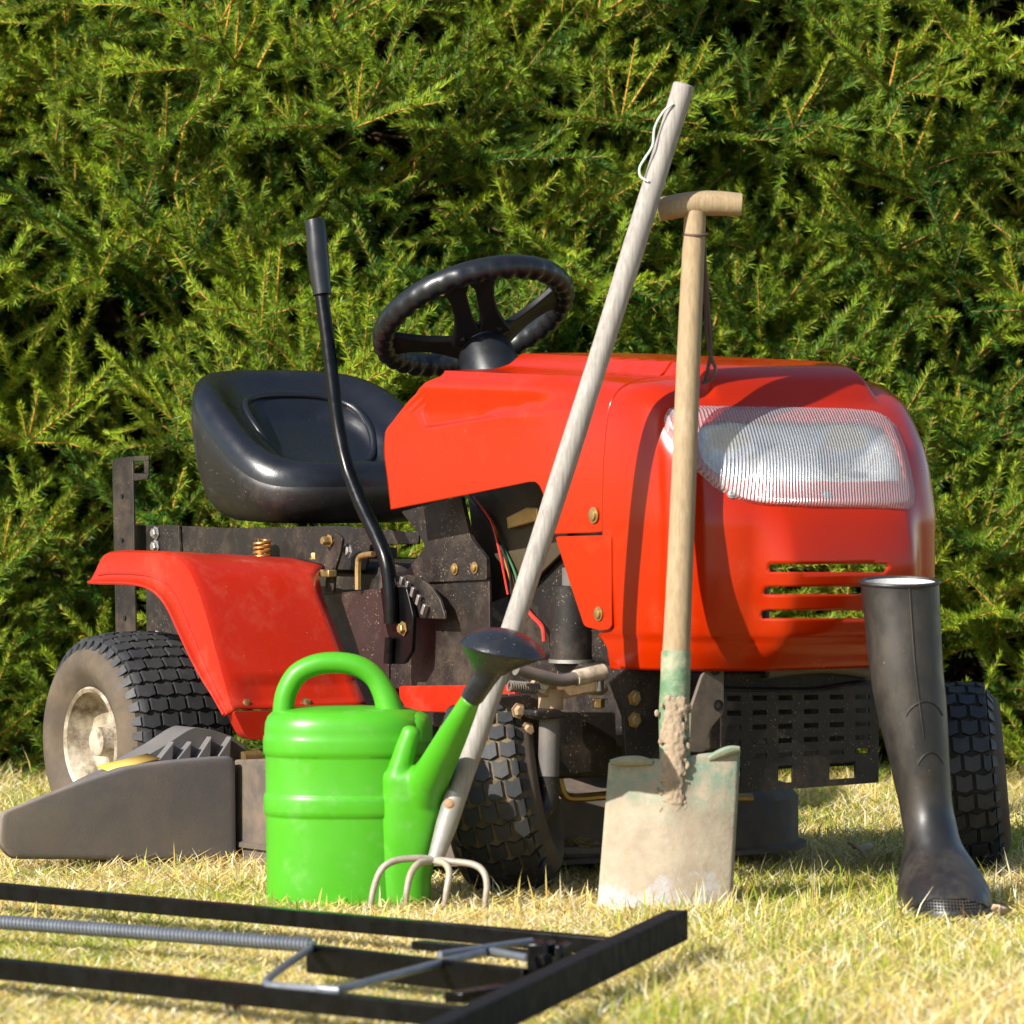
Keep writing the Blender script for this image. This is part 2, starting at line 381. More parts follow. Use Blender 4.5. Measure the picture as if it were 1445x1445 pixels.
# ------------------------------------------------------------------ the tractor
tractor = thing('ride_on_mower', 'red ride-on lawn mower with black seat, parked in front of the spruce hedge', 'lawn tractor', T_LOC, TH - math.pi / 2)
def plateY(name, px, Y, t, m, bevel=.0015, parent=None, rr=0, **k):
    if rr: px = round_poly(px, rr)
    b = MB(); b.prism([L(x, y, Y=Y) for x, y in px], (0, t, 0)); return b.build(name, m, parent or tractor, bevel, **k)
def plateX(name, px, X, t, m, bevel=.0015, parent=None, rr=0, **k):
    if rr: px = round_poly(px, rr)
    b = MB(); b.prism([L(x, y, X=X) for x, y in px], (-t, 0, 0)); return b.build(name, m, parent or tractor, bevel, **k)
def bolts(pts, axis, m, r=.008, h=.006, parent=None, **pl):
    for x, y in pts:
        MB().bolt(L(x, y, **pl), axis, r, h).build('bolt', m, parent or tractor)

# --- nose and hood -------------------------------------------------
XS = .175
ZT = [.385, .42, .47, .55, .62, .68, .74, .79, .82, .840, .853, .860]
HWT = [.277, .284, .289, .291, .291, .290, .287, .281, .273, .259, .237, .205]
LT = [.215, .240, .258, .270, .270, .258, .236, .205, .178, .150, .120, .085]
ROWS = []
zz = ZT[0]
while zz < .79: ROWS.append(zz); zz += .0055
ROWS += list(np.linspace(.79, .84, 14)) + list(np.linspace(.8425, .86, 12))
SUPER = 2.9
skirt_z = L(850, 893, Y=-.29).z
near_bot = [L(842, 895, Y=-.285), L(876, 956, Y=-.28)]
def strip_bump(Y): return .026 * sstep(.178, .150, abs(Y))
def zcap(z, Y): return z
def nose_row(z, k=0.0):
    hw = cat_interp(ZT, HWT, z); Ln = cat_interp(ZT, LT, z); pts = []
    xb = XS
    if z < skirt_z:
        f = (skirt_z - z) / (skirt_z - ZT[0]); xb = near_bot[0].x + (near_bot[1].x - near_bot[0].x) * f
        xb = min(xb, XS + .03)
    A = [-(1 - i / 5) for i in range(5)]
    for i in range(6):
        t = i / 6; pts.append((xb + (XS - xb) * t if xb < XS else XS + (xb - XS) * 0, -hw))
    na = 150
    for i in range(na + 1):
        a = -math.pi / 2 + math.pi * i / na
        s, c = math.sin(a), max(0, math.cos(a))
        Y = hw * math.copysign(abs(s)**(2 / SUPER), s); X = XS + Ln * c**(2 / SUPER)
        if xb > XS and Y < 0 and X < xb: X = xb
        pts.append((X, Y))
    out = []
    for X, Y in pts:
        # central prow that carries the grille slots
        wp = .146
        fw = sstep(.155, .30, X) * sstep(wp + .030, wp - .030, abs(Y - .005)) * (sstep(.70, .55, z)) * (sstep(.385, .44, z) * .6 + .4)
        X2 = X + .030 * fw
        Y2 = Y
        if z < skirt_z: Y2 = Y * (1 - .008 * sstep(skirt_z, skirt_z - .008, z)); X2 -= .004 * sstep(skirt_z, skirt_z - .008, z) * sstep(.2, .3, X)
        out.append(Vector((X2, Y2, z - .030 * sstep(.70, .85, z) * sstep(.20, .42, X))))
    return out
nose_rows = [nose_row(z) for z in ROWS]
last = nose_rows[-1]
for k in range(1, 13):                                  # cap across the top
    t = k / 12
    row = []
    for p in last:
        X = XS + (p.x - XS) * (1 - t); Y = p.y * (1 - t)
        z = p.z + .006 * (1 - (1 - t)**2) + (.0 if p.x <= XS else (.860 - p.z) * t)
        row.append(Vector((X if p.x > XS else p.x, Y, z)))
    nose_rows.append(row)
for row in nose_rows:
    for p in row:
        if p.z > .81: p.z += strip_bump(p.y) * sstep(.40, .25, p.x) * sstep(.815, .84, p.z)
ncol = len(nose_rows[0])
nv = [p for row in nose_rows for p in row]
nf = []
for i in range(len(nose_rows) - 1):
    for j in range(ncol - 1):
        nf.append((i * ncol + j, i * ncol + j + 1, (i + 1) * ncol + j + 1, (i + 1) * ncol + j))
bvh = BVHTree.FromPolygons([tuple(p) for p in nv], nf)
def on_nose(px, py):
    d = (M_TI.to_3x3() @ ray(px, py)).normalized()
    h, n, i, dist = bvh.ray_cast(CAM_L, d)
    if h is None: return None, None
    if n.dot(d) > 0: n = -n
    return h, n
npx = [proj(p) for p in nv]
lens_poly = [(944, 577), (958, 574), (985, 573), (1080, 575), (1160, 578), (1232, 582), (1250, 588), (1264, 602), (1276, 630), (1285, 665), (1290, 695), (1288, 712), (1280, 719), (1200, 717), (1120, 715), (1065, 711),
             (1035, 703), (1008, 688), (980, 662), (955, 632), (941, 608), (937, 592)]
hole_poly = [(986, 604), (1000, 596), (1030, 592), (1230, 597), (1248, 603), (1262, 622), (1272, 650), (1278, 678), (1200, 680), (1060, 678), (1030, 676), (1008, 666), (992, 650), (985, 630)]
slots = [[(1086, 796), (1253, 796), (1249, 808), (1083, 807)], [(1081, 828), (1252, 828), (1249, 839), (1078, 839)], [(1076, 861), (1250, 862), (1246, 873), (1073, 873)]]
def cut(poly, faces):
    xs = [p[0] for p in poly]; ys = [p[1] for p in poly]; keep = []; gone = []
    for f in faces:
        c = sum((nv[i] for i in f), Vector()) / 4
        x = sum(npx[i][0] for i in f) / 4; y = sum(npx[i][1] for i in f) / 4
        if min(xs) <= x <= max(xs) and min(ys) <= y <= max(ys) and c.x > XS + .05 and c.z < .84 and inpoly(x, y, poly):
            h, n = on_nose(x, y)
            if h is not None and (h - c).length < .01: gone.append(f); continue
        keep.append(f)
    kv = set(i for f in keep for i in f); gv = set(i for f in gone for i in f)
    for i in kv & gv:
        q = nearest(*npx[i], poly); h, n = on_nose(q.x, q.y)
        if h is not None: nv[i] = h
    return keep
faces = nf
for poly in slots + [hole_poly]: faces = cut(poly, faces)
faces = [f for f in faces if not (nv[f[0]].y > .17 and .43 < nv[f[0]].z < .60 and nv[f[0]].x < .385)]
b = MB(); b.add(nv, faces)
nose = b.build('front_cowl', M['red'], tractor, smooth=60, solid=.0035, fix=False)
nose.modifiers[0].offset = -1
# check outward orientation of the shell
c0 = nose.data.polygons[len(nose.data.polygons) // 3]
if c0.normal.dot(c0.center - Vector((.1, 0, .6))) < 0: nose.data.flip_normals()

# rear part of the hood: near side, top and far side in one sheet
zb_px = [(540, 700), (550, 720), (600, 711), (660, 700), (720, 688), (748, 682), (757, 682), (763, 688), (771, 708), (777, 735), (781, 754), (800, 753), (835, 752), (858, 750)]
YH = -.29
zb_pt = [L(x, y, Y=YH) for x, y in zb_px]
rear_px = [(552, 720), (547, 680), (541, 632), (542, 612), (556, 590), (580, 560), (596, 541), (612, 531)]
rear_pt = [L(x, y, Y=YH) for x, y in rear_px]
def Xr(z):
    zs = [p.z for p in rear_pt]; xs = [p.x for p in rear_pt]
    return cat_interp(zs, xs, z)
def zbot(X): return float(np.interp(X, [p.x for p in zb_pt], [p.z for p in zb_pt]))
X0 = zb_pt[1].x
ss = sorted(set(list(np.linspace(0, 1, 150)) + [ (p.x - X0) / (XS - X0) for p in zb_pt[2:]]))
ss = [s for s in ss if 0 <= s <= 1]
crease = [L(x, y, Y=YH) for x, y in ((578, 552), (599, 603), (700, 586), (800, 566), (830, 553))]
side_rows = 80
topz = [.79, .80, .81, .82, .83, .84, .845, .850, .853, .856, .858, .860]
def hood_section(s, xend=XS - .002):
    Xs_ = X0 + s * (xend - X0); zb = zbot(Xs_)
    dz = .001 + .014 * (1 - s); tight = sstep(1.0, .55, s); pts = []
    for i in range(side_rows):
        t = i / side_rows; z = zb + (.79 - zb) * t
        pts.append((cat_interp(ZT, HWT, max(z, .62)) * (1 - tight) + (.291 - .003 * sstep(.62, .79, z)) * tight, z + dz * sstep(.6, .79, z)))
    for z in topz:
        hwz = .288 - .020 * sstep(.83, .8605, z)**2; pts.append((cat_interp(ZT, HWT, z) * (1 - tight) + hwz * tight, z + dz))
    yend = pts[-1][0]
    for k in range(1, 17):
        t = k / 16; Y = yend * (1 - t); pts.append((Y, .860 + dz + .006 * (1 - (1 - t)**2)))
    full = [(-y, z) for y, z in pts] + [(y, z) for y, z in pts[-2::-1]]
    out = []
    for Y, z in full:
        xr = Xr(min(z, rear_pt[-1].z)) + (0.05 * sstep(.21, .14, abs(Y)) if z > .85 else 0)
        X = xr + s * (xend - xr)
        if z > .85: z += strip_bump(Y) * sstep(0, .035, s)
        if Y < -.2:                                       # pressed crease
            zc = float(np.interp(X, [crease[1].x, crease[2].x, crease[3].x, crease[4].x], [crease[1].z, crease[2].z, crease[3].z, crease[4].z]))
            dline = z - zc
            dl2 = (X - crease[0].x) - (crease[0].z - z) * (crease[1].x - crease[0].x) / (crease[0].z - crease[1].z)
            Y += .0065 * sstep(-.004, .004, dline) * sstep(-.006, .008, dl2) * sstep(.862, .80, z) * sstep(crease[4].x + .01, crease[3].x, X) * sstep(-.225, -.262, Y)
        out.append(Vector((X, Y, z)))
    return out
secs = [hood_section(s) for s in ss]
b = MB(); n = len(secs[0]); b.v = [tuple(p) for r in secs for p in r]
for i in range(len(secs) - 1):
    for j in range(n - 1): b.f.append((i * n + j, (i + 1) * n + j, (i + 1) * n + j + 1, i * n + j + 1))
b.mi = [0] * len(b.f)
hood = b.build('hood', M['red'], tractor, smooth=50, solid=.0035, fix=False)
c0 = hood.data.polygons[10]
if c0.normal.y > 0: hood.data.flip_normals()
MB().bolt(L(838, 727, Y=-.293), (0, -1, 0), .009, .005).build('bolt', M['brass'], hood)
flap = plateY('side_flap', [(783, 757), (862, 755), (863, 884), (858, 889), (846, 890), (824, 884), (803, 820)], -.2935, .003, M['red'], .0012, rr=5)
MB().bolt(L(845, 866, Y=-.2945), (0, -1, 0), .008, .005).build('bolt', M['brass'], flap)

# --- headlight -----------------------------------------------------
def patch(poly, nx, ny, off):
    ys = [p[1] for p in poly]; y0, y1 = min(ys), max(ys); grid = []
    for j in range(ny + 1):
        y = y0 + (y1 - y0) * min(max(j / ny, .004), .996)
        xs = []
        for i in range(len(poly)):
            (xa, ya), (xb, yb) = poly[i - 1], poly[i]
            if (ya > y) != (yb > y): xs.append(xa + (xb - xa) * (y - ya) / (yb - ya))
        if len(xs) < 2: continue
        xl, xr = min(xs), max(xs); row = []
        for i in range(nx + 1):
            t = i / nx; x = xl + (xr - xl) * t; h, nn = on_nose(x, y)
            if h is None: h, nn = on_nose(x - 4, y)
            row.append((h + nn * off(t, j / ny), nn))
        grid.append(row)
    return grid
def grid_mesh(grid, b):
    nx = len(grid[0]); vs = [p for r in grid for p, _ in r]
    fs = [(j * nx + i, j * nx + i + 1, (j + 1) * nx + i + 1, (j + 1) * nx + i) for j in range(len(grid) - 1) for i in range(nx - 1)]
    return b.add(vs, fs)
def edge(t, v): return sstep(0, .035, min(t, 1 - t)) * sstep(0, .07, min(v, 1 - v))
g = patch(lens_poly, 110, 40, lambda t, v: .0015 + .006 * edge(t, v))
lamp = grid_mesh(g, MB()).build('headlight', M['lens'], tractor, smooth=60, fix=False)
def bowl(t, v):
    d = .010 + .020 * sstep(0, .12, min(t, 1 - t)) * sstep(0, .25, min(v, 1 - v))
    for c in (.20, .80):
        r = math.hypot((t - c) / .16, (v - .5) / .48)
        d += .03 * max(0, 1 - r * r)
    return -d
big_hole = [(x + (5 if x > 1130 else -5) * 1.2, y + (5 if y > 640 else -5)) for x, y in hole_poly]
g = patch(big_hole, 90, 36, bowl)
grid_mesh(g, MB()).build('reflector', M['reflector'], lamp, smooth=60, fix=False)
for t in (.20, .80):
    p = g[18][int(90 * t)]; MB().lathe([(0, .03), (.006, .028), (.008, .018), (.008, 0), (.016, -.002), (.016, -.006)], 20, p[0], p[1]).build('bulb', M['steel'], lamp)
for x, y in ((1032, 697), (1165, 698)):
    h, nn = on_nose(x, y); MB().bolt(h + nn * .001, nn, .005, .0035).build('bolt', M['steel'], lamp)

# --- steering wheel, column ---------------------------------------
sw_c = L(668, 446, Y=0.0)
tilt = R(31)
sw = pivot('steering_wheel', tractor, sw_c, (0, -tilt, 0))
SWR = .168
b = MB(); nseg = 144; nr = 16
for i in range(nseg):
    a = 2 * math.pi * i / nseg
    for k in range(nr):
        q = 2 * math.pi * k / nr
        rr = .0195
        if math.sin(q) < .2: rr += .0022 * math.sin(a * 36) * sstep(.2, -.4, math.sin(q))
        b.v.append(((SWR + rr * math.cos(q)) * math.cos(a), (SWR + rr * math.cos(q)) * math.sin(a), rr * 1.1 * math.sin(q)))
for i in range(nseg):
    for k in range(nr):
        i2 = (i + 1) % nseg; k2 = (k + 1) % nr
        b.f.append((i * nr + k, i2 * nr + k, i2 * nr + k2, i * nr + k2)); b.mi.append(0)
b.build('grip_ring', M['black'], sw, smooth=60)
def spoke(a, w0, w1, slit=False):
    ca, sa = math.cos(a), math.sin(a)
    def P(r, w, z): return (r * ca - w * sa, r * sa + w * ca, z)
    b = MB(); steps = 7
    for s in ((-1, 1) if slit else (0,)):
        rings = []
        for i in range(steps + 1):
            t = i / steps; r = .03 + (.168 - .03) * t; w = (w1 + (w0 - w1) * abs(2 * t - 1)**2) if not slit else w0 + (w1 - w0) * (abs(2 * t - 1)**2 * .8 + .2 * t)
            z = -.056 * (1 - t)**1.3
            if slit:
                gap = .006 + .004 * t if .2 < t < .85 else 0
                lo, hi = (gap, w) if s > 0 else (-w, -gap)
            else: lo, hi = -w, w
            th = .010
            rings.append([P(r, lo, z - th), P(r, hi, z - th), P(r, hi, z + th * .4), P(r, lo, z + th * .4)])
        b.loft(rings)
    return b.build('spoke', M['spoke'], sw, .003, smooth=40)
for a, w0, w1, sl in ((R(-33), .036, .060, True), (R(57), .048, .024, False), (R(237), .048, .024, False)):
    spoke(a, w0, w1, sl)
MB().lathe([(0, -.025), (.03, -.027), (.044, -.034), (.048, -.048), (.044, -.064), (.03, -.068), (0, -.068)], 40).build('hub', M['black'], sw)
MB().lathe([(.036, -.052), (.044, -.058), (.050, -.075), (.056, -.13), (.060, -.19), (.060, -.26)], 40).build('steering_column', M['black'], sw)

# --- seat -----------------------------------------------------------
SX, SY = -1.185, -.008
def seat_pt(r, a, mode):
    n = 2.7
    c, s = math.cos(a), math.sin(a)
    ux = math.copysign(abs(c)**(2 / n), c); uy = math.copysign(abs(s)**(2 / n), s)
    return ux * r, uy * r
AX, BY = .208, .228
def rim_z(ux):                                             # front low, back high
    return .713 + .172 * sstep(.8, -1.0, ux) ** .9
prof = [(0, -.070), (.25, -.069), (.44, -.066), (.50, -.062), (.535, -.040), (.58, -.031), (.66, -.027), (.72, -.018), (.78, -.006), (.85, 0), (.92, -.003), (.97, -.014), (1.0, -.034), (1.0, -.050)]
b = MB(); na = 88; rings = []
for r, dz in prof:
    ring = []
    for k in range(na):
        a = 2 * math.pi * k / na; ux, uy = seat_pt(r, a, 0)
        bx, by = seat_pt(1, a, 0)
        z = rim_z(ux if r > .6 else ux * .95) + dz * (1 if r < .9 else 1)
        ring.append(Vector((SX + ux * AX - .06 * sstep(.2, -1, ux) * (z - .7), SY + uy * BY, z)))
    rings.append(ring)
b.loft(rings[::-1], cap0=False, cap1=True)
sbvh = BVHTree.FromPolygons([tuple(p) for r_ in rings for p in r_], [(i * na + k, i * na + (k + 1) % na, (i + 1) * na + (k + 1) % na, (i + 1) * na + k) for i in range(len(rings) - 1) for k in range(na)])
seat = b.build('seat', M['seat'], tractor, smooth=70, sub=1)
welt = []
for k in range(80):                                        # oval welt of the back pad
    a = 2 * math.pi * k / 80; c, s = math.cos(a), math.sin(a)
    ox = SX - .045 + math.copysign(abs(c)**.8, c) * .086; oy = SY + math.copysign(abs(s)**.8, s) * .125
    h_ = sbvh.ray_cast(Vector((ox, oy, 2)), Vector((0, 0, -1)))[0]
    if h_ is not None: welt.append(h_ + Vector((.0, 0, .0005)))
for q in range(6): welt = [(welt[i - 1] + welt[i] * 2 + welt[(i + 1) % len(welt)]) / 4 for i in range(len(welt))]
MB().tube(welt, .0075, 10, closed=True).build('pad_welt', M['seat'], seat, smooth=60)
rings = []
for q, w in ((1.0, 0), (1.01, .10), (1.0, .3), (.97, .55), (.90, .8), (.78, .95), (.6, 1.0)):
    ring = []
    for k in range(na):
        a = 2 * math.pi * k / na; ux, uy = seat_pt(q, a, 0)
        ex, ey = seat_pt(1, a, 0)
        zt = rim_z(ex) - .048; zl = .595
        ring.append(Vector((SX + ux * AX - .06 * sstep(.2, -1, ex) * (zt - .7) * (1 - w), SY + uy * BY, zt + (zl - zt) * w)))
    rings.append(ring)
MB().loft(rings, cap0=False, cap1=True).build('seat_base', M['seat_under'], seat, smooth=60, sub=1)

# --- rear rails and bracket ----------------------------------------
plateY('seat_rail', [(190, 741), (250, 742), (330, 745), (480, 742), (590, 752), (590, 768), (522, 769), (515, 805), (240, 800), (190, 790)], -.17, .006, M['dark_metal'], rr=3)
MB().box(L(400, 790, Y=0) , (.34, .30, .05)).build('seat_platform', M['dark_metal'], tractor, .004)
plateY('rail_end_plate', [(222, 741), (252, 741), (254, 800), (222, 800)], -.178, .006, M['dark_metal'], rr=2)
bolts([(220, 752), (220, 771)], (0, -1, 0), M['steel'], .009, .008, Y=-.180)
br = plateY('rear_bracket', [(158, 651), (162, 647), (183, 644), (187, 648), (191, 900), (163, 900)], -.20, .005, M['dark_metal'])
b = MB(); b.prism([L(x, y, Y=-.20) for x, y in ((185, 644), (209, 643), (209, 650), (185, 651))], (0, .004, 0))
b.prism([L(x, y, Y=-.20) for x, y in ((203, 650.5), (209, 650.5), (209, 668), (203, 668))], (0, .004, 0))
b.prism([L(x, y, Y=-.20) for x, y in ((187, 668), (209, 668.5), (208, 676), (187, 679))], (0, .004, 0))
b.build('hook', M['dark_metal'], br, .001)
for x, y in ((172, 700), (172, 762), (176, 872)):
    MB().lathe([(0, .0), (.0045, 0), (.0045, .002), (0, .002)], 12, L(x, y, Y=-.2015), (0, -1, 0)).build('bolt', M['black'], br)
plateY('frame_upright', [(206, 800), (262, 800), (272, 915), (206, 912)], -.19, .006, M['dark_metal'])
bolts([(222, 899)], (0, -1, 0), M['steel'], .009, .008, Y=-.197)
sc = L(370, 790, Y=-.20)
pts = [Vector((sc.x + .0145 * math.cos(q), sc.y + .0145 * math.sin(q), sc.z + .036 * q / (2 * math.pi * 4.5))) for q in np.linspace(0, 2 * math.pi * 4.5, 90)]
MB().tube(pts, .0033, 8).build('seat_spring', M['copper'], tractor)

# --- rear fender ----------------------------------------------------
YO, YI = -.505, -.235
top_px = [(141, 797), (150, 783), (165, 780), (200, 780), (235, 782), (256, 790), (270, 806), (283, 835), (297, 880), (309, 925), (321, 968), (331, 1003)]
lip_px = [(131, 823), (150, 824), (165, 824), (190, 825), (210, 829), (226, 838), (241, 856), (255, 885), (273, 924), (290, 956), (308, 985), (322, 1010)]
tp = spline([L(x, y, Y=YO) for x, y in top_px], 5); lp = spline([L(x, y, Y=YO) for x, y in lip_px], 5)
b = MB(); rows = []
nt_ = len(tp)
for i in range(nt_):
    t = i / (nt_ - 1)
    yin = YI + float(np.interp(t, [0, .42, .50, .58, .66, 1], [0, .004, .016, -.016, -.026, .0]))
    row = []
    for k in range(5):                                      # outer lip
        q = k / 4; p = lp[i].lerp(tp[i], q); row.append(Vector((p.x, YO - .006 * (1 - q)**2 - .004, p.z)))
    row.append(Vector((tp[i].x, YO + .002, tp[i].z + .003)))
    row.append(Vector((tp[i].x, YO + .010, tp[i].z + .004)))
    for k in range(1, 13):
        q = k / 12; Y = YO + .012 + (yin - YO - .012) * q; P_ = Vector((tp[i].x, Y, tp[i].z + .004 - .016 * q * sstep(.62, .40, t)))
        rec = sstep(.895, .91, t) * sstep(.995, .985, t) * sstep(.06, .12, q) * sstep(.98, .90, q)
        nrm = Vector((1, 0, .35)).normalized()
        row.append(P_ - nrm * .008 * rec)
    rows.append(row)
n = len(rows[0]); b.v = [tuple(p) for r in rows for p in r]
for i in range(len(rows) - 1):
    for j in range(n - 1): b.f.append((i * n + j, i * n + j + 1, (i + 1) * n + j + 1, (i + 1) * n + j)); b.mi.append(0)
fender = b.build('rear_fender', M['fender'], tractor, smooth=40, solid=.004, fix=False)
c0 = fender.data.polygons[6 * (n - 1) + 9]
if c0.normal.z < 0: fender.data.flip_normals()
xb = tp[-1].x + .001
MB().tube([Vector((p.x, YO - .0085, p.z + .002)) for p in lp], .0032, 8).build('rolled_edge', M['fender'], fender)
MB().tube([lp[i].lerp(tp[i], .34) + Vector((0, -.0065, 0)) for i in range(3, nt_)], .0024, 8).build('pressed_rib', M['fender'], fender)
plateX('footboard', [(329, 1003.5), (481, 1003), (486, 1030), (470, 1042), (392, 1044), (354, 1044), (345, 1036)], xb, .03, M['fender'], .004, parent=fender, rr=4)
for x, y in ((346, 993), (432, 993)):
    p = L(x, y, X=xb - .012); MB().bolt(p, (1, 0, .3), .0075, .006).build('bolt', M['brass'], fender)
MB().bolt(L(346, 788, Z=tp[30].z + .004) if False else L(443, 789, Y=-.27), (0, 0, 1), .006, .01).build('bolt', M['brass'], fender)

# --- chassis, levers and linkages -----------------------------------
MB().box((-.28, 0, .315), (1.15, .33, .13)).build('chassis_frame', M['dark_metal'], tractor, .006)
plateY('side_plate', [(428, 842), (548, 829), (548, 972), (520, 1004), (480, 1006)], -.205, .006, M['red_reflect_steel'])
plateY('control_plate', [(546, 822), (690, 817), (692, 972), (546, 972)], -.200, .006, M['dark_metal'])
dash = plateY('dash_support', [(566, 722), (650, 700), (664, 760), (686, 788), (687, 818), (580, 823), (566, 815), (600, 772), (592, 755)], -.206, .008, M['dark_metal'], rr=3)
for x, y in ((642, 803), (670, 801)):
    MB().bolt(L(x, y, Y=-.207), (0, -1, 0), .007, .005).build('bolt', M['brass'], dash)
plateY('dash_bulkhead', [(656, 665), (800, 650), (800, 772), (742, 830), (690, 850), (668, 770)], -.15, .008, M['tan'])
plateY('running_board', [(562, 968), (720, 966), (726, 978), (720, 1008), (575, 1004), (563, 985)], -.245, .012, M['fender'], .004, rr=4)
MB().box((-.15, .0, .555), (.42, .27, .36)).build('engine', M['dark_metal'], tractor, .015)
MB().box((-.98, 0, .43), (.50, .30, .20)).build('transmission', M['dark_metal'], tractor, .02)
# wiring
ws = [(668, 700), (690, 735), (704, 775), (712, 805), (716, 838)]
for k, m in enumerate(('wire_red', 'wire_black', 'wire_orange', 'wire_green')):
    pts = spline([L(x + k * 5 * (j / 4) - 3 * k * (j == 0) + random.uniform(-3, 3), y + random.uniform(-2, 2), Y=-.17 + .004 * k) for j, (x, y) in enumerate(ws)], 6)
    MB().tube(pts, .0021, 8).build('cable', M[m], tractor)
pts = spline([L(x, y, Y=-.15) for x, y in ((735, 850), (750, 868), (765, 885), (768, 905))], 6)
MB().tube(pts, .004, 8).build('cable', M['wire_red'], tractor)
plateY('wire_clip', [(714, 730), (742, 716), (758, 716), (757, 735), (716, 747)], -.165, .012, M['brass'], .002)
# starter motor
p0 = L(808, 826, Y=-.15); p1 = L(808, 930, Y=-.15)
st = MB().lathe([(0, 0), (.036, 0), (.0385, -.003), (.0385, p1.z - p0.z), (0, p1.z - p0.z)], 40, p0).build('starter_motor', M['dark_metal'], tractor)
MB().lathe([(0, 0), (.041, 0), (.041, -.006), (0, -.006)], 40, p1).build('end_cover', M['steel'], st)
MB().lathe([(0, .03), (.018, .03), (.018, 0), (0, 0)], 24, p0).build('shaft', M['greytube'], st)
MB().lathe([(0, 0), (.014, 0), (.014, -.05), (0, -.05)], 24, p1 - Vector((.01, 0, .006))).build('shaft', M['dark_metal'], st)
plateY('hose_mount', [(738, 758), (776, 800), (790, 870), (780, 880), (760, 812), (730, 770)], -.1, .02, M['dark_metal'], .004)
# lever
YL = -.262
lev = pivot('height_lever', tractor, (0, 0, 0), (0, 0, 0))
rod = spline([L(x, y, Y=YL) for x, y in ((452, 405), (461, 470), (470, 545), (477, 600), (485, 642))], 5) + spline([L(x, y, Y=YL) for x, y in ((491, 665), (510, 712), (533, 760), (546, 795), (551, 840), (552, 880))], 5)
MB().tube(rod, [.0125 if i < 24 else .0135 for i in range(len(rod))], 14).build('rod', M['frame_black'], lev)
gp = [L(x, y, Y=YL) for x, y in ((444, 312), (446, 325), (449, 365), (453, 400), (455, 416))]
MB().tube([gp[0] + (gp[0] - gp[1]) * .1] + gp, [.012, .0185, .0185, .0195, .0175, .0165], 20).build('grip', M['black'], lev)
lb = plateY('lever_bracket', [(536, 829), (573, 828), (577, 845), (583, 870), (581, 918), (570, 937), (548, 937), (548, 900), (541, 870)], -.252, .008, M['frame_black'], rr=4)
MB().bolt(L(569, 887, Y=-.253), (0, -1, 0), .009, .008).build('bolt', M['brass'], lb)
MB().tube([L(551, 900, Y=-.258), L(549, 936, Y=-.258)], .010, 12).build('pivot_rod', M['frame_black'], lb)
q = plateY('notched_quadrant', [(562, 814), (575, 811), (592, 815), (608, 828), (620, 845), (627, 866), (628, 874), (580, 872), (576, 850), (600, 850), (590, 835), (566, 825)], -.236, .006, M['dark_metal'])
b = MB()
for k in range(5):
    b.bar(L(568 + 8 * k, 814 + 5 * k + k * k * 1.2, Y=-.246), L(566 + 7.5 * k, 825 + 6.5 * k + k * k, Y=-.246), .006, .008)
b.build('notch_teeth', M['steel'], q, .001)
lk = plateY('linkage', [(450, 812), (462, 770), (466, 757), (475, 752), (483, 760), (480, 780), (472, 805), (470, 836), (458, 836), (460, 812)], -.225, .006, M['dark_metal'], rr=3)
MB().bolt(L(465, 763, Y=-.227), (0, -1, 0), .008, .014).build('bolt', M['brass'], lk)
MB().box(L(463, 809, Y=-.235), (.032, .018, .013)).build('clevis', M['brass'], lk, .002)
MB().tube(spline([L(x, y, Y=-.215) for x, y in ((505, 832), (505, 800), (507, 787), (516, 783), (527, 782))], 5), .0055, 10).build('latch_rod', M['brass'], tractor)
for x, y, m in ((492, 777, 'steel'), (470, 912, 'steel'), (475, 966, 'steel'), (498, 1000, 'brass')):
    MB().bolt(L(x, y, Y=-.207), (0, -1, 0), .009, .007).build('bolt', M[m], tractor)

# --- front axle ------------------------------------------------------
fx = .03
MB().box((fx, 0, .235), (.07, .62, .075)).build('front_axle', M['dark_metal'], tractor, .006)
plateX('axle_bracket', [(700, 985), (745, 980), (790, 1005), (868, 1005), (872, 1085), (760, 1098), (740, 1082), (736, 1010)], .10, .02, M['dark_metal'], .004, rr=4)
bolts([(731, 1003), (744, 1030)], (1, 0, 0), M['rust'], .009, .008, X=.101)
kp = MB().tube([L(778, 975, X=.135), L(776, 1000, X=.135), L(774, 1095, X=.135)], .0175, 20).build('kingpin', M['greytube'], tractor)
MB().tube([L(778, 972, X=.135), L(777, 1001, X=.135)], .0205, 20).build('bushing', M['rust'], kp)
MB().tube(spline([L(x, y, X=.135) for x, y in ((774, 1095), (775, 1120), (770, 1140), (755, 1153))], 5), .017, 16).build('stub_axle', M['dark_metal'], kp)
plateX('pivot_cap', [(755, 1003), (785, 1000), (800, 1006), (800, 1013), (770, 1016), (757, 1013)], .165, .04, M['dark_metal'], .004, parent=kp)
arm = plateX('steering_arm', [(757, 962), (768, 955), (800, 962), (830, 958), (856, 964), (861, 974), (852, 982), (830, 980), (800, 986), (770, 984), (757, 976)], .15, .022, M['rust'], .005, rr=4)
MB().bolt(L(764, 966, X=.152), (1, 0, 0), .010, .010).build('bolt', M['steel'], arm)
MB().bolt(L(845, 986, X=.145), (0, 0, -1), .010, .014).build('bolt', M['brass'], arm)
dl = MB().tube(spline([L(x, y, X=.17) for x, y in ((728, 944), (760, 953), (790, 960), (812, 957))], 5), .0105, 14).build('drag_link', M['greytube'], tractor)
MB().tube([L(812, 957, X=.17), L(852, 948, X=.17)], .0135, 14).build('ball_joint', M['rim'], dl)
MB().tube([L(846, 955, X=.165), L(846, 975, X=.165)], .008, 12).build('stud', M['steel'], dl)
c0, c1 = L(718, 968, X=.15), L(758, 972, X=.15); dd = (c1 - c0)
u = dd.orthogonal().normalized(); w_ = dd.normalized().cross(u)
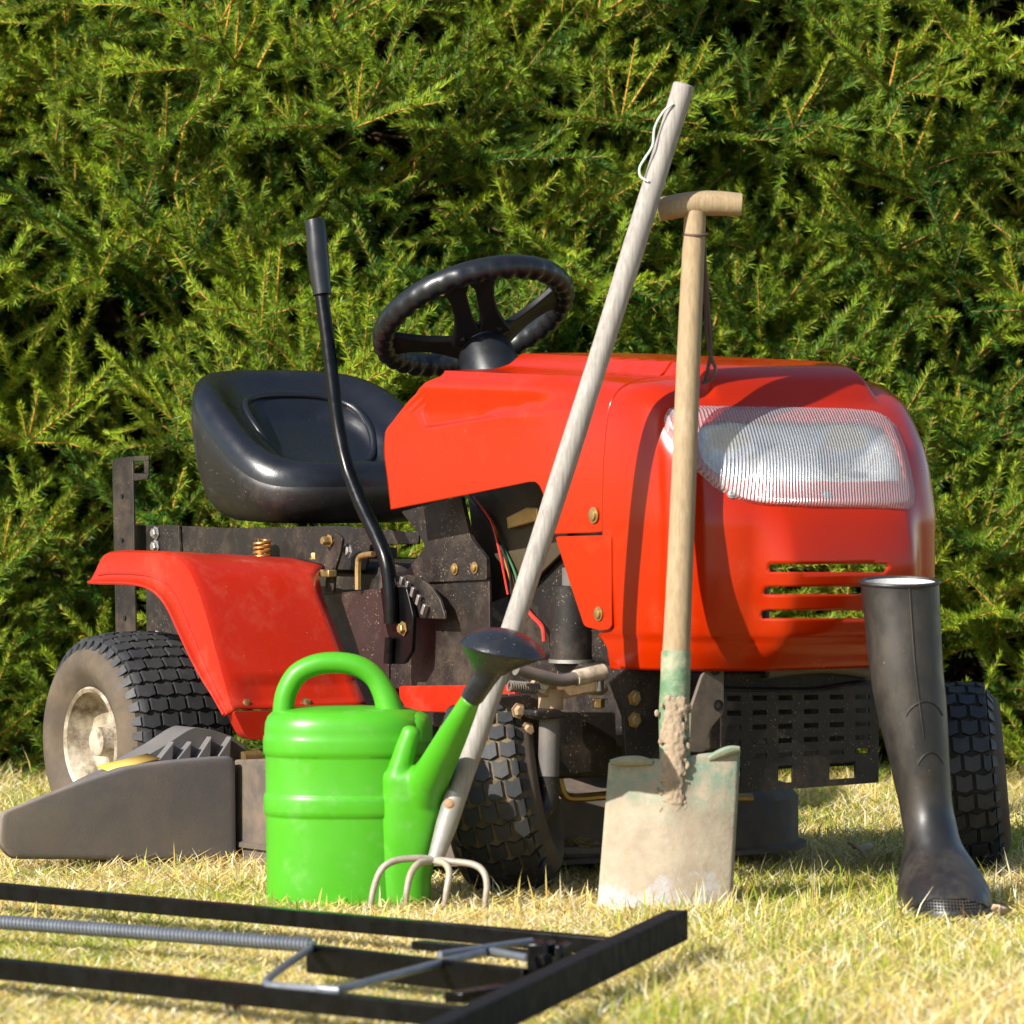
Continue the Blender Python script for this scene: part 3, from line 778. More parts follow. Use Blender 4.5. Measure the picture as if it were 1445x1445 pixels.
MB().tube([c0 + dd * t + (u * math.cos(t * 75) + w_ * math.sin(t * 75)) * .008 for t in np.linspace(0, 1, 140)], .0018, 6).build('return_spring', M['greytube'], tractor)
fp = plateX('front_plate', [(862, 962), (905, 928), (940, 950), (1000, 955), (1000, 1090), (884, 1085), (880, 1010)], .225, .008, M['dark_metal'], rr=3)
for x, y in ((895, 985), (895, 1016)):
    MB().bolt(L(x, y, X=.226), (1, 0, 0), .009, .008).build('bolt', M['brass'], fp)
gs = plateX('tow_bracket', [(975, 1000), (990, 955), (1002, 934), (1010, 928), (1018, 932), (1022, 945), (1022, 1005), (1002, 1030), (995, 1062), (972, 1062)], .345, .007, M['deck'], rr=5)
for x, y in ((1009, 945), (1013, 995)):
    MB().lathe([(.009, 0), (.009, .003), (.0055, .003), (.0055, -.001), (0, -.001)], 20, L(x, y, X=.3455), (1, 0, 0)).build('bolt', M['black'], gs)
# perforated bumper plate with real slots
b = MB(); Xp = .325
cols = [1018]; 
for k in range(6): cols += [1026 + 36.2 * k, 1046 + 36.2 * k]
cols.append(1240)
rowsy = [972]
for k in range(5): rowsy += [982 + 21.0 * k, 989.5 + 21.0 * k]
rowsy += [1085, 1111, 1121]
def bump_top(x): return 3.5 - 9 * sstep(1150, 1235, x) + 2 * math.sin((x - 1018) / 70.0)
for i in range(len(cols) - 1):
    for j in range(len(rowsy) - 1):
        hole = (i % 2 == 1 and j % 2 == 1 and j < 10) or (j == 11 and i in (9, 10, 5, 1))
        if hole: continue
        q = [(cols[i], rowsy[j]), (cols[i + 1], rowsy[j]), (cols[i + 1], rowsy[j + 1]), (cols[i], rowsy[j + 1])]
        tilt_ = lambda x, y: y - (x - 1018) * .075 * ((y - 960) / 160)
        b.add([L(x, tilt_(x, y) + (bump_top(x) if y == 972 else 0), X=Xp) for x, y in q], [(0, 1, 2, 3)])
bp_ = b.build('bumper_plate', M['dark_metal'], tractor, smooth=0, solid=.004)
b = MB(); tl = [L(x, 972 + bump_top(x), X=Xp) for x in range(1018, 1241, 12)]
rr_ = [[p + Vector((0, 0, .004)), p + Vector((-.05, 0, .010))] for p in tl]
b.v = [tuple(p) for r in rr_ for p in r]; b.f = [(2 * i, 2 * i + 2, 2 * i + 3, 2 * i + 1) for i in range(len(rr_) - 1)]; b.mi = [0] * len(b.f)
b.build('top_flange', M['dark_metal'], bp_, solid=.003)
MB().box((.18, .05, .33), (.2, .40, .04)).build('front_crossmember', M['dark_metal'], tractor, .004)
MB().tube(spline([(.30, -.05, .378), (.31, .05, .385), (.30, .14, .375), (.26, .2, .36)], 6), .012, 12).build('exhaust_pipe', M['greytube'], tractor)
MB().tube(spline([L(x, y, X=.0) for x, y in ((788, 1098), (795, 1120), (812, 1126), (870, 1122), (960, 1124), (1060, 1126))], 5), .008, 10).build('deck_hanger', M['brass'], tractor)

# --- mower deck and discharge chute -----------------------------------
deck_out = round_poly([(-.86, -.43), (-.30, -.43), (-.13, -.25), (-.13, .30), (-.28, .45), (-.86, .45)], .12, 8)
def dring(s, z): return [Vector((-.50 + (x + .50) * s, y * s, z)) for x, y in deck_out]
deck = MB().loft([dring(1.03, .036), dring(1.03, .044), dring(1.0, .048), dring(1.0, .125), dring(.96, .145), dring(.80, .155), dring(.55, .18)], True, True).build('mower_deck', M['deck'], tractor, smooth=40)
plateY('deck_side', [(330, 1072), (395, 1070), (395, 1214), (330, 1216)], -.435, .02, M['deck'], .004, parent=deck)
plateY('deck_skid', [(338, 1211), (420, 1211), (420, 1219), (338, 1220)], -.447, .02, M['steel'], .001, parent=deck)
b = MB()
for k in range(160):
    x, y = random.uniform(790, 845), 0
    p = L(x, 1198, X=-.02 - random.uniform(0, .10)); p.z += random.uniform(-.004, .010) + .008 * math.exp(-((x - 818) / 16)**2)
    a = random.uniform(0, 6.3); d_ = Vector((math.cos(a), math.sin(a), random.uniform(-.3, .3))) * random.uniform(.012, .03)
    b.tube([p - d_ * .5, p, p + d_ * .5 + Vector((0, 0, random.uniform(-.004, .004)))], [.0009, .0013, .0006], 4)
b.build('grass_clippings', M['clip'], deck)
MB().prism([L(x, y, X=-.02) for x, y in ((770, 1196), (860, 1194), (860, 1206), (770, 1208))], (-.12, 0, 0)).build('deck_lip', M['deck'], deck, .003)
CX = -.745
ch = [(1, 1148), (60, 1124), (120, 1101), (180, 1082), (225, 1075), (300, 1068), (326, 1067), (334, 1072), (335, 1208), (327, 1215), (150, 1214), (18, 1212), (8, 1203), (-2, 1190)]
f0 = [L(x, y, X=CX) for x, y in round_poly(ch, 8, 3)]
nn_ = len(f0); zmin = min(p.z for p in f0)
def cring(dx, sz, dzz, sy=1): return [Vector((p.x + dx * (.12 + .88 * sstep(-.92, -.55, p.y)), -.43 + (p.y + .43) * sy, zmin + (p.z - zmin) * sz + dzz)) for p in f0]
cz = sum(p.z for p in f0) / nn_; cy = sum(p.y for p in f0) / nn_
def shr(k): return [Vector((p.x, cy + (p.y - cy) * (1 - k * .5), cz + (p.z - cz) * (1 - k))) for p in f0]
chute = MB().loft([[p for p in shr(.12)], [p + Vector((-.0004, 0, 0)) for p in shr(.06)], [p + Vector((-.0015, 0, 0)) for p in shr(.025)], [p + Vector((-.005, 0, 0)) for p in shr(.005)], [p + Vector((-.011, 0, 0)) for p in f0], cring(-.03, .99, 0), cring(-.09, .965, 0, .99), cring(-.16, .92, .0, .97), cring(-.24, .80, 0, .92)], True, True).build('discharge_chute', M['chute'], tractor, smooth=50)
s0 = [L(x, y, X=CX - .03) for x, y in ((154, 1092.5), (226, 1074.5))]
up_ = [Vector((-.035, 0, .004)), Vector((-.12, .0, .010))]
b = MB(); b.add([s0[0] + Vector((0, 0, .004)), s0[1] + Vector((0, 0, .004)), s0[1] + Vector((-.045, .0, .010)), s0[0] + Vector((-.045, .0, .010))], [(0, 1, 2, 3)])
b.build('warning_sticker', M['yellow'], chute, solid=.002)
HX = -.82
hg = plateX('chute_hinge', [(186, 1078), (232, 1052), (262, 1032), (275, 1026), (300, 1030), (330, 1040), (346, 1052), (350, 1070), (345, 1082)], HX, .07, M['chute'], .004, parent=chute, rr=5)
b = MB()
for x in (215, 240, 268, 296):
    b.prism([L(x, 1074, X=HX + .001), L(x + 22, 1073, X=HX + .001), L(x + 24, 1045 if x < 260 else 1038, X=HX + .001)], (.018, 0, 0))
b.build('hinge_ribs', M['chute'], hg, .002)
MB().tube([L(342, 1070, X=HX + .02), L(366, 1068, X=HX + .02)], .012, 16).build('hinge_pin', M['brass'], hg)
for x0, x1 in ((140, 186), (226, 280)):
    p = L((x0 + x1) / 2, 1222, X=-.80); p.z = .035
    MB().lathe([(0, -.03), (.030, -.03), (.036, -.024), (.036, .024), (.030, .03), (0, .03)], 28, p, (0, 1, 0)).build('gauge_wheel', M['black'], deck)

# --- wheels -------------------------------------------------------------
def make_wheel(loc, rot, Rr, w, rim_r, nrow, ncolm, side_mat, groove='groove'):
    wh = pivot('wheel', tractor, loc, rot)
    def crown(a):                                     # outer radius of the carcass
        t = abs(a) / (w / 2)
        return Rr - .006 - .010 * t**2.2 - .02 * max(0, t - .86) / .14
    b = MB(); prof = []
    for k in range(13):
        a = -w * .47 + w * .94 * k / 12; prof.append((crown(a), a))
    # sidewalls
    sw_ = []
    for k in range(1, 11):
        t = k / 10; r = crown(w * .47) + (rim_r - crown(w * .47)) * t
        a = w * .47 + .022 * math.sin(math.pi * min(1, t * .9 + .08)) - .006 * t - .008 * t**3
        if .86 < t < .95: a += .003
        sw_.append((r, a))
    prof = [(r, -a) for r, a in sw_[::-1]] + prof + sw_
    b.cur = 1; b.lathe(prof, 96, axis=(0, 1, 0))
    nband = len(prof) - 1
    # groove floor carries mud, sidewalls carry dust
    for i in range(nband):
        mid = 10 <= i < 22
        for k in range(96): b.mi[i * 96 + k] = 2 if mid else 1
    b.cur = 0
    cw = w * .90 / ncolm
    for i in range(nrow):
        th0 = 2 * math.pi * i / nrow; dth = 2 * math.pi / nrow
        off = .5 if i % 2 else 0
        for c in range(ncolm + (1 if off else 0)):
            a0 = -w * .45 + cw * (c - off); a1 = a0 + cw
            a0 = max(a0, -w * .455); a1 = min(a1, w * .455)
            if a1 - a0 < cw * .3: continue
            g_ = .0022
            a0 += g_; a1 -= g_; am = (a0 + a1) / 2; sh = .17 * dth
            q = [(a0, .02 * dth + sh), (am, .02 * dth), (a1, .02 * dth + sh), (a1, .84 * dth + sh), (am, .84 * dth), (a0, .84 * dth + sh)]
            jit = random.uniform(-.0012, .0008)
            def P3(a, th, h, k=1):
                r = crown(a) + h; return Vector((r * math.cos(th0 + th), a, r * math.sin(th0 + th)))
            lo = [P3(a, th, -.003) for a, th in q]
            hi = [P3(am + (a - am) * .93, .45 * dth + (th - .45 * dth) * .93, .0062 + jit) for a, th in q]
            b.add(lo + hi, [(6, 7, 10, 11), (7, 8, 9, 10)] + [(k, (k + 1) % 6, 6 + (k + 1) % 6, 6 + k) for k in range(6)])
        for s in (-1, 1):                              # shoulder lugs running down the sidewall
            q = [(.12 * dth, .62 * dth)]
            a_in, a_out = s * w * .455, s * (w * .47 + .012)
            v_ = []
            for h in (0, 1):
                for a, r, e in ((a_in, crown(w * .455) + (.0075 if h else -.003), 0), (a_out, crown(w * .47) - .020 + (.0012 if h else -.006), 0)):
                    for th in ((.28 * dth, .92 * dth) if e == 0 and a == a_in else (.45 * dth, .75 * dth)):
                        v_.append((r * math.cos(th0 + th), a + (s * .003 if h and a == a_out else 0), r * math.sin(th0 + th)))
            b.add(v_, [(4, 5, 7, 6), (0, 1, 5, 4), (2, 6, 7, 3), (0, 4, 6, 2), (1, 3, 7, 5)])
    b.build('tyre', [M['tyre'], side_mat, M[groove]], wh, smooth=32)
    rp = []
    hw_ = w * .475
    for r, a in ((rim_r + .004, hw_ - .012), (rim_r + .007, hw_), (rim_r + .003, hw_ + .004), (rim_r - .003, hw_), (rim_r - .008, hw_ - .018), (rim_r - .016, hw_ - .045), (rim_r * .62, hw_ - .058), (rim_r * .40, hw_ - .052), (rim_r * .30, hw_ - .035), (rim_r * .28, hw_ - .012), (rim_r * .22, hw_ - .008), (0, hw_ - .008)):
        rp.append((r, -a))
    MB().lathe(rp, 64, axis=(0, 1, 0)).build('rim', M['rim'], wh, smooth=40, solid=.002)
    # inner face of the rim
    MB().lathe([(rim_r + .004, hw_), (rim_r - .006, hw_ - .01), (rim_r * .5, hw_ - .05), (0, hw_ - .05)], 48, axis=(0, 1, 0)).build('rim_back', M['dark_metal'], wh, smooth=40)
    b = MB(); b.tube([(rim_r * .62, -hw_ + .045, rim_r * .25), (rim_r * .64, -hw_ + .02, rim_r * .26)], .005, 10)
    b.build('valve', M['black'], wh)
    return wh
RX = -1.2
make_wheel((RX, -.395, .200), (0, .13, 0), .200, .205, .094, 42, 5, M['tyre_dusty'])
make_wheel((RX, .395, .200), (0, .4, math.pi), .200, .205, .094, 42, 5, M['tyre_dusty'])
nw = M_TI @ W(706, 1140, .285); nw.z = .168
make_wheel(nw, (R(11), 0, R(-40)), .168, .135, .075, 30, 4, M['tyre_dusty'], 'tyre_mud')
fw_ = M_TI @ W(1347, 1120, .73); fw_.z = .168
make_wheel(fw_, (R(5), .1, R(-37)), .168, .150, .075, 31, 4, M['tyre_dusty'])

# ------------------------------------------------------------------ watering can
cy0 = .075
cb = W(488, 1275, cy0); CS = cb.x
can = thing('watering_can', 'bright green plastic watering can with a black rose, standing in the grass', 'watering can', (CS, cy0, 0))
def C(px, py, dy=0.0):
    p = W(px, py, cy0 + dy); return Vector((p.x - CS, p.y - cy0, p.z))
zof = lambda py: C(488, py, -.1).z
AXC, BYC = .1335, .105
def cring2(s, z, ex=2.35, dx=0):
    out = []
    for k in range(72):
        a = 2 * math.pi * k / 72; c, sn = math.cos(a), math.sin(a)
        out.append(Vector((math.copysign(abs(c)**(2 / ex), c) * AXC * s + dx, math.copysign(abs(sn)**(2 / ex), sn) * (BYC + AXC * (s - 1)) if s > .8 else math.copysign(abs(sn)**(2 / ex), sn) * BYC * s, z)))
    return out
zt = zof(1010)
prof = [(.93, 0.0), (.955, .004), (.962, .03), (.968, zof(1158)), (.968, zof(1156)), (.992, zof(1152)), (.996, zof(1146)), (.996, zof(1132)), (.990, zof(1127)), (.972, zof(1124)), (.974, zof(1073)), (.975, zof(1071)), (.999, zof(1067)), (1.003, zof(1061)), (1.003, zof(1049)), (.997, zof(1044)), (.986, zof(1041)),
        (.986, zof(1034)), (.975, zof(1024)), (.945, zof(1015)), (.89, zof(1009)), (.80, zof(1005.5)), (.6, zof(1003)), (.3, zof(1001)), (.02, zof(1001))]
MB().loft([cring2(s, z) for s, z in prof], True, True).build('can_body', M['green'], can, .002, smooth=40)
# filler hump
hp = C(585, 1035, -.01)
hr = []
for s, py in ((1.0, 1050), (1.0, 1030), (.95, 1020), (.80, 1013), (.5, 1009), (.1, 1008)):
    z = zof(py); hr.append([Vector((hp.x - .004 + .033 * s * math.cos(2 * math.pi * k / 40), hp.y + .05 * s * math.sin(2 * math.pi * k / 40), z)) for k in range(40)])
MB().loft(hr, True, True).build('filler_neck', M['green'], can, smooth=60)
hl = spline([C(x, y, -.02) for x, y in ((400, 1022), (400, 1000), (405, 975), (420, 951), (446, 938), (476, 935), (505, 940), (528, 955), (543, 980), (551, 1008), (556, 1032))], 6)
MB().tube(hl, [.0172 + .000 * i if i < 42 else .0172 + .010 * ((i - 42) / (len(hl) - 43))**1.3 for i in range(len(hl))], 20, up=(0, 1, 0)).build('handle', M['green'], can, smooth=60)
# spout: a flattened foot that narrows into a slanting tube towards the viewer
sp_ = [((571, 1274), 37, .046, -.050), ((571, 1240), 38, .047, -.052), ((575, 1200), 42, .047, -.056), ((581, 1150), 47, .047, -.062), ((585, 1115), 49, .046, -.067), ((585, 1098), 49, .044, -.070), ((582, 1089), 44, .038, -.072), ((578, 1085), 32, .028, -.074), ((576, 1083.5), 12, .010, -.074)]
rings = []
for (x, y), hwp, dep, dy in sp_:
    p = C(x, y, dy); hwm = hwp / 885.0; ring = []
    for k in range(40):
        a = 2 * math.pi * k / 40; c, sn = math.cos(a), math.sin(a)
        ring.append(p + Vector((math.copysign(abs(c)**.77, c) * hwm, math.copysign(abs(sn)**.77, sn) * dep, 0)))
    rings.append(ring)
b = MB(); b.loft(rings, True, True)
tb = spline([C(583, 1185, -.030), C(600, 1114, -.088), C(615, 1084, -.130), C(636, 1043, -.200), C(652, 1012, -.258), C(666, 984, -.305)], 6)
b.tube(tb, [.036 if i < 3 else .0385 - .0235 * ((i - 3) / (len(tb) - 4))**.85 for i in range(len(tb))], 32)
st_ = spline([C(x, y, -.088) for x, y in ((562, 1098), (566, 1080), (573, 1056), (580, 1034))], 6)
sd_ = (st_[-1] - st_[-2]).normalized()
b.tube(st_ + [st_[-1] + sd_ * q for q in (.005, .009, .011, .012)], [.0225 - .0065 * (i / 18)**.7 for i in range(19)] + [.0148, .011, .006, .001], 24)
spo = b.build('spout', M['green'], can, smooth=180)
md = spo.modifiers.new('Remesh', 'REMESH'); md.mode = 'VOXEL'; md.voxel_size = .0026; md.use_smooth_shade = True
md = spo.modifiers.new('Smooth', 'SMOOTH'); md.factor = .5; md.iterations = 9
r0 = C(668, 981, -.305); r1 = C(688, 951, -.325); r2 = C(709, 918, -.34)
axr = Vector((.17, -.10, 1)).normalized()
neck = []
for p, rad, ax_ in ((r0 - Vector((.006, -.003, .008)), .0155, Vector((.5, -.2, .75))), (r0, .018, Vector((.5, -.2, .75))), (r1 - Vector((.006, 0, .01)), .018, Vector((.45, -.15, .8))), (r1, .022, axr), (r1.lerp(r2, .4), .037, axr), (r1.lerp(r2, .8), .058, axr), (r2, .0665, axr)):
    ax_ = ax_.normalized(); a = ax_.cross(Vector((0, 1, 0))).normalized(); b_ = ax_.cross(a)
    neck.append([p + (a * math.cos(2 * math.pi * k / 40) + b_ * math.sin(2 * math.pi * k / 40)) * rad for k in range(40)])
rose = MB().loft(neck, True, False).build('rose', M['rose'], can, smooth=50)
MB().lathe([(.0665, -.001), (.0680, .002), (.066, .006), (.058, .015), (.045, .024), (.028, .031), (.012, .034), (0, .0345)], 48, r2, axr).build('rose_face', M['rose'], rose, smooth=50)

# ------------------------------------------------------------------ cultivator with long grey handle
fb = W(622, 1262, -.06)
fork = thing('cultivator_fork', 'four-tined hand cultivator with a long weathered grey wooden handle leaning across the hood', 'garden fork', (fb.x, fb.y, 0))
def yk(py): return -.045 + (1262 - py) / 885 * .088
def FK(px, py, dy=0): return W(px, py, yk(py) + dy) - Vector((fb.x, fb.y, 0))
top_, bot_ = FK(965, 121), FK(640, 1138)
hp_ = [top_.lerp(bot_, t) + Vector((.004 * math.sin(math.pi * t), 0, 0)) for t in np.linspace(0, 1, 24)]
hd = MB().tube([hp_[0] + (hp_[0] - hp_[1]).normalized() * .002] + hp_, [.0155] + [.0178 - .0005 * math.sin(i * .9) for i in range(22)] + [.0165, .0165], 20).build('handle', M['wood_grey'], fork)
MB().tube([FK(645, 1118), FK(630, 1165), FK(617, 1205), FK(612, 1218)], [.0185, .0175, .0135, .012], 20).build('ferrule', M['ferrule'], fork)
MB().bolt(FK(634, 1134, -.017), (0, -1, 0), .006, .003).build('bolt', M['rust'], fork)
c_ = FK(611, 1214, -.005)
for pts in (((613, 1213), (590, 1211), (560, 1214), (541, 1224), (530, 1245), (524, 1272), (523, 1290)), ((608, 1215), (592, 1218), (580, 1232), (574, 1258), (572, 1288)), ((614, 1215), (628, 1219), (634, 1232), (630, 1258), (626, 1288)), ((612, 1213), (640, 1216), (668, 1220), (682, 1230), (687, 1248), (685, 1270), (683, 1288))):
    P_ = spline([FK(x, y, -.006 - .035 * math.sin(min(1, i / (len(pts) - 1)) * 2.2)) for i, (x, y) in enumerate(pts)], 6)
    MB().tube(P_, [.0058 - .0018 * (i / len(P_))**3 for i in range(len(P_))], 12).build('tine', M['tine'], fork)
MB().tube(spline([FK(x, y, -.019) for x, y in ((950, 146), (936, 158), (924, 180), (921, 205), (911, 222), (903, 236), (904, 249), (915, 256))], 6), .0019, 8).build('hanging_string', M['cord_white'], fork)

# ------------------------------------------------------------------ spade
sb = W(938, 1300, -.105)
spade = thing('spade', 'square-bladed spade with a T-shaped wooden handle, blade caked in pale clay', 'spade', (sb.x, sb.y, 0))
def ys(py): return -.11 + (1300 - py) / 885 * .185
def SP(px, py, dy=0): return W(px, py, ys(py) + dy) - Vector((sb.x, sb.y, 0))
sh = [SP(981, 300), SP(972, 500), SP(964, 700), SP(957, 860), SP(954, 925)]
sh = spline(sh, 6)
MB().tube(sh, [.0178 + .0048 * (i / (len(sh) - 1))**.8 for i in range(len(sh))], 20).build('shaft', M['wood_tan'], spade)
t0, t1 = SP(929, 296), SP(1046, 289)
tg = [t0.lerp(t1, t) for t in np.linspace(0, 1, 13)]
for i, p in enumerate(tg): p.z += .006 * math.sin(math.pi * i / 12)
MB().tube([tg[0] - (tg[1] - tg[0]) * .12] + tg + [tg[-1] + (tg[-1] - tg[-2]) * .12], [.013] + [.0172 + .0035 * math.sin(math.pi * (.15 + .7 * i / 12)) for i in range(13)] + [.013], 20).build('grip', M['wood_tan'], spade)
MB().tube([SP(981, 330) + Vector((.0195 * math.cos(a), .0195 * math.sin(a), .003 * math.sin(a))) for a in np.linspace(0, 2 * math.pi, 32, endpoint=False)], .0022, 8, closed=True).build('cord_wrap', M['cord_brown'], spade)
MB().tube(spline([SP(x, y, .022) for x, y in ((992, 330), (995, 380), (996, 430), (997, 470), (1002, 500), (1010, 522), (1003, 535), (990, 541))], 5), .003, 8).build('hanging_cord', M['cord_brown'], spade)
MB().tube(spline([SP(x, y, .024) for x, y in ((993, 340), (999, 430), (1003, 490), (1000, 515), (994, 540))], 5), .003, 8).build('hanging_cord', M['cord_brown'], spade)
so = spline([SP(954, 920), SP(953, 960), SP(951, 1010), SP(952, 1050), SP(953, 1085, -.004)], 6)
MB().tube(so, [.0238 + .001 * i / len(so) for i in range(len(so))], 22).build('socket', M['socket'], spade, smooth=50)
# blade
b = MB(); nu, nvv = 30, 34; V_ = []
for j in range(nvv + 1):
    t = j / nvv; yl = 1076 + (1300 - 1076) * t; 
    xl = 859 - 18 * t; xr = 1045 - 13 * t; yr = 1058 + (1300 - 1058) * t
    for i in range(nu + 1):
        u = i / nu; x = xl + (xr - xl) * u; y = yl + (yr - yl) * u
        nk = math.exp(-((u - .5) / .11)**2)
        if t == 0: y += 6 * nk
        dy = -.010 + .020 * (2 * u - 1)**2 - .004 * math.sin(t * 3) + .0035 * math.sin(5 * u + 3 * t)
        dy -= .020 * nk * (1 - sstep(0, .55, t))
        V_.append(SP(x, y, dy))
b.v = [tuple(p) for p in V_]
for j in range(nvv):
    for i in range(nu): b.f.append((j * (nu + 1) + i, j * (nu + 1) + i + 1, (j + 1) * (nu + 1) + i + 1, (j + 1) * (nu + 1) + i)); b.mi.append(0)
blade = b.build('blade', M['spade'], spade, smooth=60, solid=.0035)
for xs in (((861, 1076), (880, 1074), (905, 1074), (921, 1077)), ((1000, 1072), (1012, 1066), (1030, 1059), (1044, 1057))):
    P_ = spline([SP(x, y, -.006) for x, y in xs], 5)
    MB().tube(P_, [.004 + .0035 * math.sin(math.pi * i / (len(P_) - 1)) for i in range(len(P_))], 10, flat=1.3).build('tread_edge', M['spade'], blade)
b = MB()
def blob(px, py, dy, r, sq=(1, .5, 1)):
    p = SP(px, py, dy); vs = []; fs = []; na_, nb = 9, 6
    for j in range(nb + 1):
        for i in range(na_):
            a = 2 * math.pi * i / na_; q = math.pi * j / nb; rr = r * random.uniform(.78, 1.2)
            vs.append(p + Vector((math.cos(a) * math.sin(q) * rr * sq[0], math.sin(a) * math.sin(q) * rr * sq[1], math.cos(q) * rr * sq[2])))
    for j in range(nb):
        for i in range(na_): fs.append((j * na_ + i, (j + 1) * na_ + i, (j + 1) * na_ + (i + 1) % na_, j * na_ + (i + 1) % na_))
    b.add(vs, fs)
for k in range(520):
    t = random.random()**.8; x = 952 - 2 * t + random.gauss(0, 10 - 3 * t); y = 985 + 200 * t
    blob(x, y, -.006 - .002 - (.024 * math.sqrt(max(.05, 1 - ((x - 952) / 22)**2)) if y < 1066 else .004 + .019 * (1 - sstep(0, .55, (y - 1070) / 225)) * math.exp(-((x - 952) / 24)**2)), random.uniform(.0020, .0058) * (1.15 - .5 * t), (1, .8, 1.3))
cl = b.build('clay_lump', M['clay'], blade, smooth=180)
md = cl.modifiers.new('Remesh', 'REMESH'); md.mode = 'VOXEL'; md.voxel_size = .0016; md.use_smooth_shade = True
md = cl.modifiers.new('Smooth', 'SMOOTH'); md.factor = .5; md.iterations = 4

# ------------------------------------------------------------------ rubber boot
bb = W(1330, 1290, -.04)
boot = thing('rubber_boot', 'single black rubber boot standing upright before the mower front wheel at right', 'boot', (bb.x, bb.y, 0))
by = -.04
def BT(px, py, dy=0): return W(px, py, by + dy) - Vector((bb.x, by, 0))
# left px, right px, y px, centre depth, half depth
sec = [(1214, 1325, 822, .045, .064), (1216, 1326, 840, .045, .064), (1221, 1328, 890, .044, .065), (1226.5, 1331, 944, .042, .066), (1236, 1336, 1000, .040, .065), (1251, 1339, 1060, .037, .062), (1262, 1341, 1105, .035, .058), (1272, 1346, 1150, .028, .060), (1276, 1357, 1188, .010, .075), (1271, 1378, 1222, -.020, .105), (1267, 1394, 1248, -.045, .130), (1266, 1400, 1270, -.055, .140), (1267, 1401, 1288, -.055, .142), (1269, 1400, 1296, -.055, .140)]
rings = []
for xl, xr, y, cdy, hd_ in sec:
    a, c2 = BT(xl, y, cdy), BT(xr, y, cdy); hwm = (c2 - a).length / 2; ctr = (a + c2) / 2; ring = []
    for k in range(48):
        an = 2 * math.pi * k / 48; c, s = math.cos(an), math.sin(an)
        skew = .05 * sstep(1150, 1270, y)
        yy = s * hd_
        ring.append(ctr + Vector((c * hwm * (1 - .10 * skew * 0) - skew * s * .25 * 0, yy, +.005 * s * sstep(1000, 830, y))))
    rings.append(ring)
fine = [spline([r[k] for r in rings], 5) for k in range(48)]
rb = [[fine[k][i] for k in range(48)] for i in range(len(fine[0]))]
# wrinkles at the ankle
for i, r in enumerate(rb):
    for k, p in enumerate(r):
        s = math.sin(2 * math.pi * k / 48)
        if 25 < i < 45: w_a = math.exp(-((i - 36 + 2.5 * s) / 2.2)**2) - .8 * math.exp(-((i - 40 + 2.5 * s) / 2.0)**2) + .6 * math.exp(-((i - 30 - 2 * s) / 2.0)**2); p.x += .0012 * w_a * math.cos(2 * math.pi * k / 48); p.y += .0030 * w_a * s
MB().loft(rb, False, True).build('boot_shell', M['boot'], boot, smooth=60, solid=.0028, sub=1)
lin = [[p + (Vector((sum(q.x for q in r) / 48, sum(q.y for q in r) / 48, p.z)) - p) * .07 for p in r] for r in rb[:16]]
MB().loft(lin, False, False).build('boot_lining', M['boot_lining'], boot, smooth=60)
MB().tube([p + Vector((0, 0, .001)) for p in rb[0]], .0034, 8, closed=True).build('top_rim', M['boot'], boot)
sole = []
for z, s in ((.0, .985), (.004, 1.02), (.012, 1.03), (.022, 1.028), (.026, 1.012)):
    base = rb[-4]; cx = sum(p.x for p in base) / 48; cyy = sum(p.y for p in base) / 48
    sole.append([Vector((cx + (p.x - cx) * s, cyy + (p.y - cyy) * s, z)) for p in base])
MB().loft(sole, True, True).build('sole', M['boot'], boot, smooth=40)
b = MB()
base = rb[-9]; cx = sum(p.x for p in base) / 48; cyy = sum(p.y for p in base) / 48
for row in range(8):
    src = rb[-7 - row]
    for k in range(96):
        kk = (k / 2.0) % 48; p = src[int(kk)].lerp(src[(int(kk) + 1) % 48], kk % 1) if True else None
        an = 2 * math.pi * kk / 48
        if not (R(185) < an < R(352)): continue
        hgt = .9 * math.sin((an - math.pi) )
        if row > 2 + 5 * abs(math.sin(an)) ** 2: continue
        n_ = Vector((math.cos(an), math.sin(an), .25)).normalized()
        b.box(p + n_ * .0008 + Vector((0, 0, 0)), (.0026, .0026, .0022), Matrix.Rotation(an + .78, 3, 'Z'))
b.build('toe_grip', M['boot'], boot)
P_ = []
for q in range(30):
    an = R(186 + 166 * q / 29); kk = (an / (2 * math.pi) * 48) % 48; fi = 60 - 8 * abs(math.sin(an))**1.5; i0_ = int(fi)
    src = rb[i0_]; P_.append(src[int(kk)].lerp(src[(int(kk) + 1) % 48], kk % 1) + Vector((math.cos(an), math.sin(an), .3)) * .0006)
MB().tube(P_, .0022, 8).build('foxing_ridge', M['boot'], boot)
for yy, lo, hi in ((985, 255, 325), (1060, 262, 318)):
    i = min(range(len(rb)), key=lambda q: abs(rb[q][0].z - BT(1300, yy).z))
    P_ = []
    for q in range(13):
        an = R(lo + (hi - lo) * q / 12); kk = (an / (2 * math.pi) * 48) % 48
        fi = max(0, i + 1.6 - 1.8 * math.sin(math.pi * q / 12)**.8); i0_ = int(fi); fr_ = fi - i0_
        pa, pb = [rb[r_][int(kk)].lerp(rb[r_][(int(kk) + 1) % 48], kk % 1) for r_ in (i0_, i0_ + 1)]
        P_.append(pa.lerp(pb, fr_) + Vector((math.cos(an), math.sin(an), 0)) * .0004)
    MB().tube(spline(P_, 3), .0016, 6).build('moulded_seam', M['boot'], boot)
P_ = [rb[i][37].lerp(rb[i][38], .3) + Vector((.0, -.0012, 0)) for i in range(0, 24)]
MB().tube(P_, .0012, 6).build('moulded_seam', M['boot'], boot)

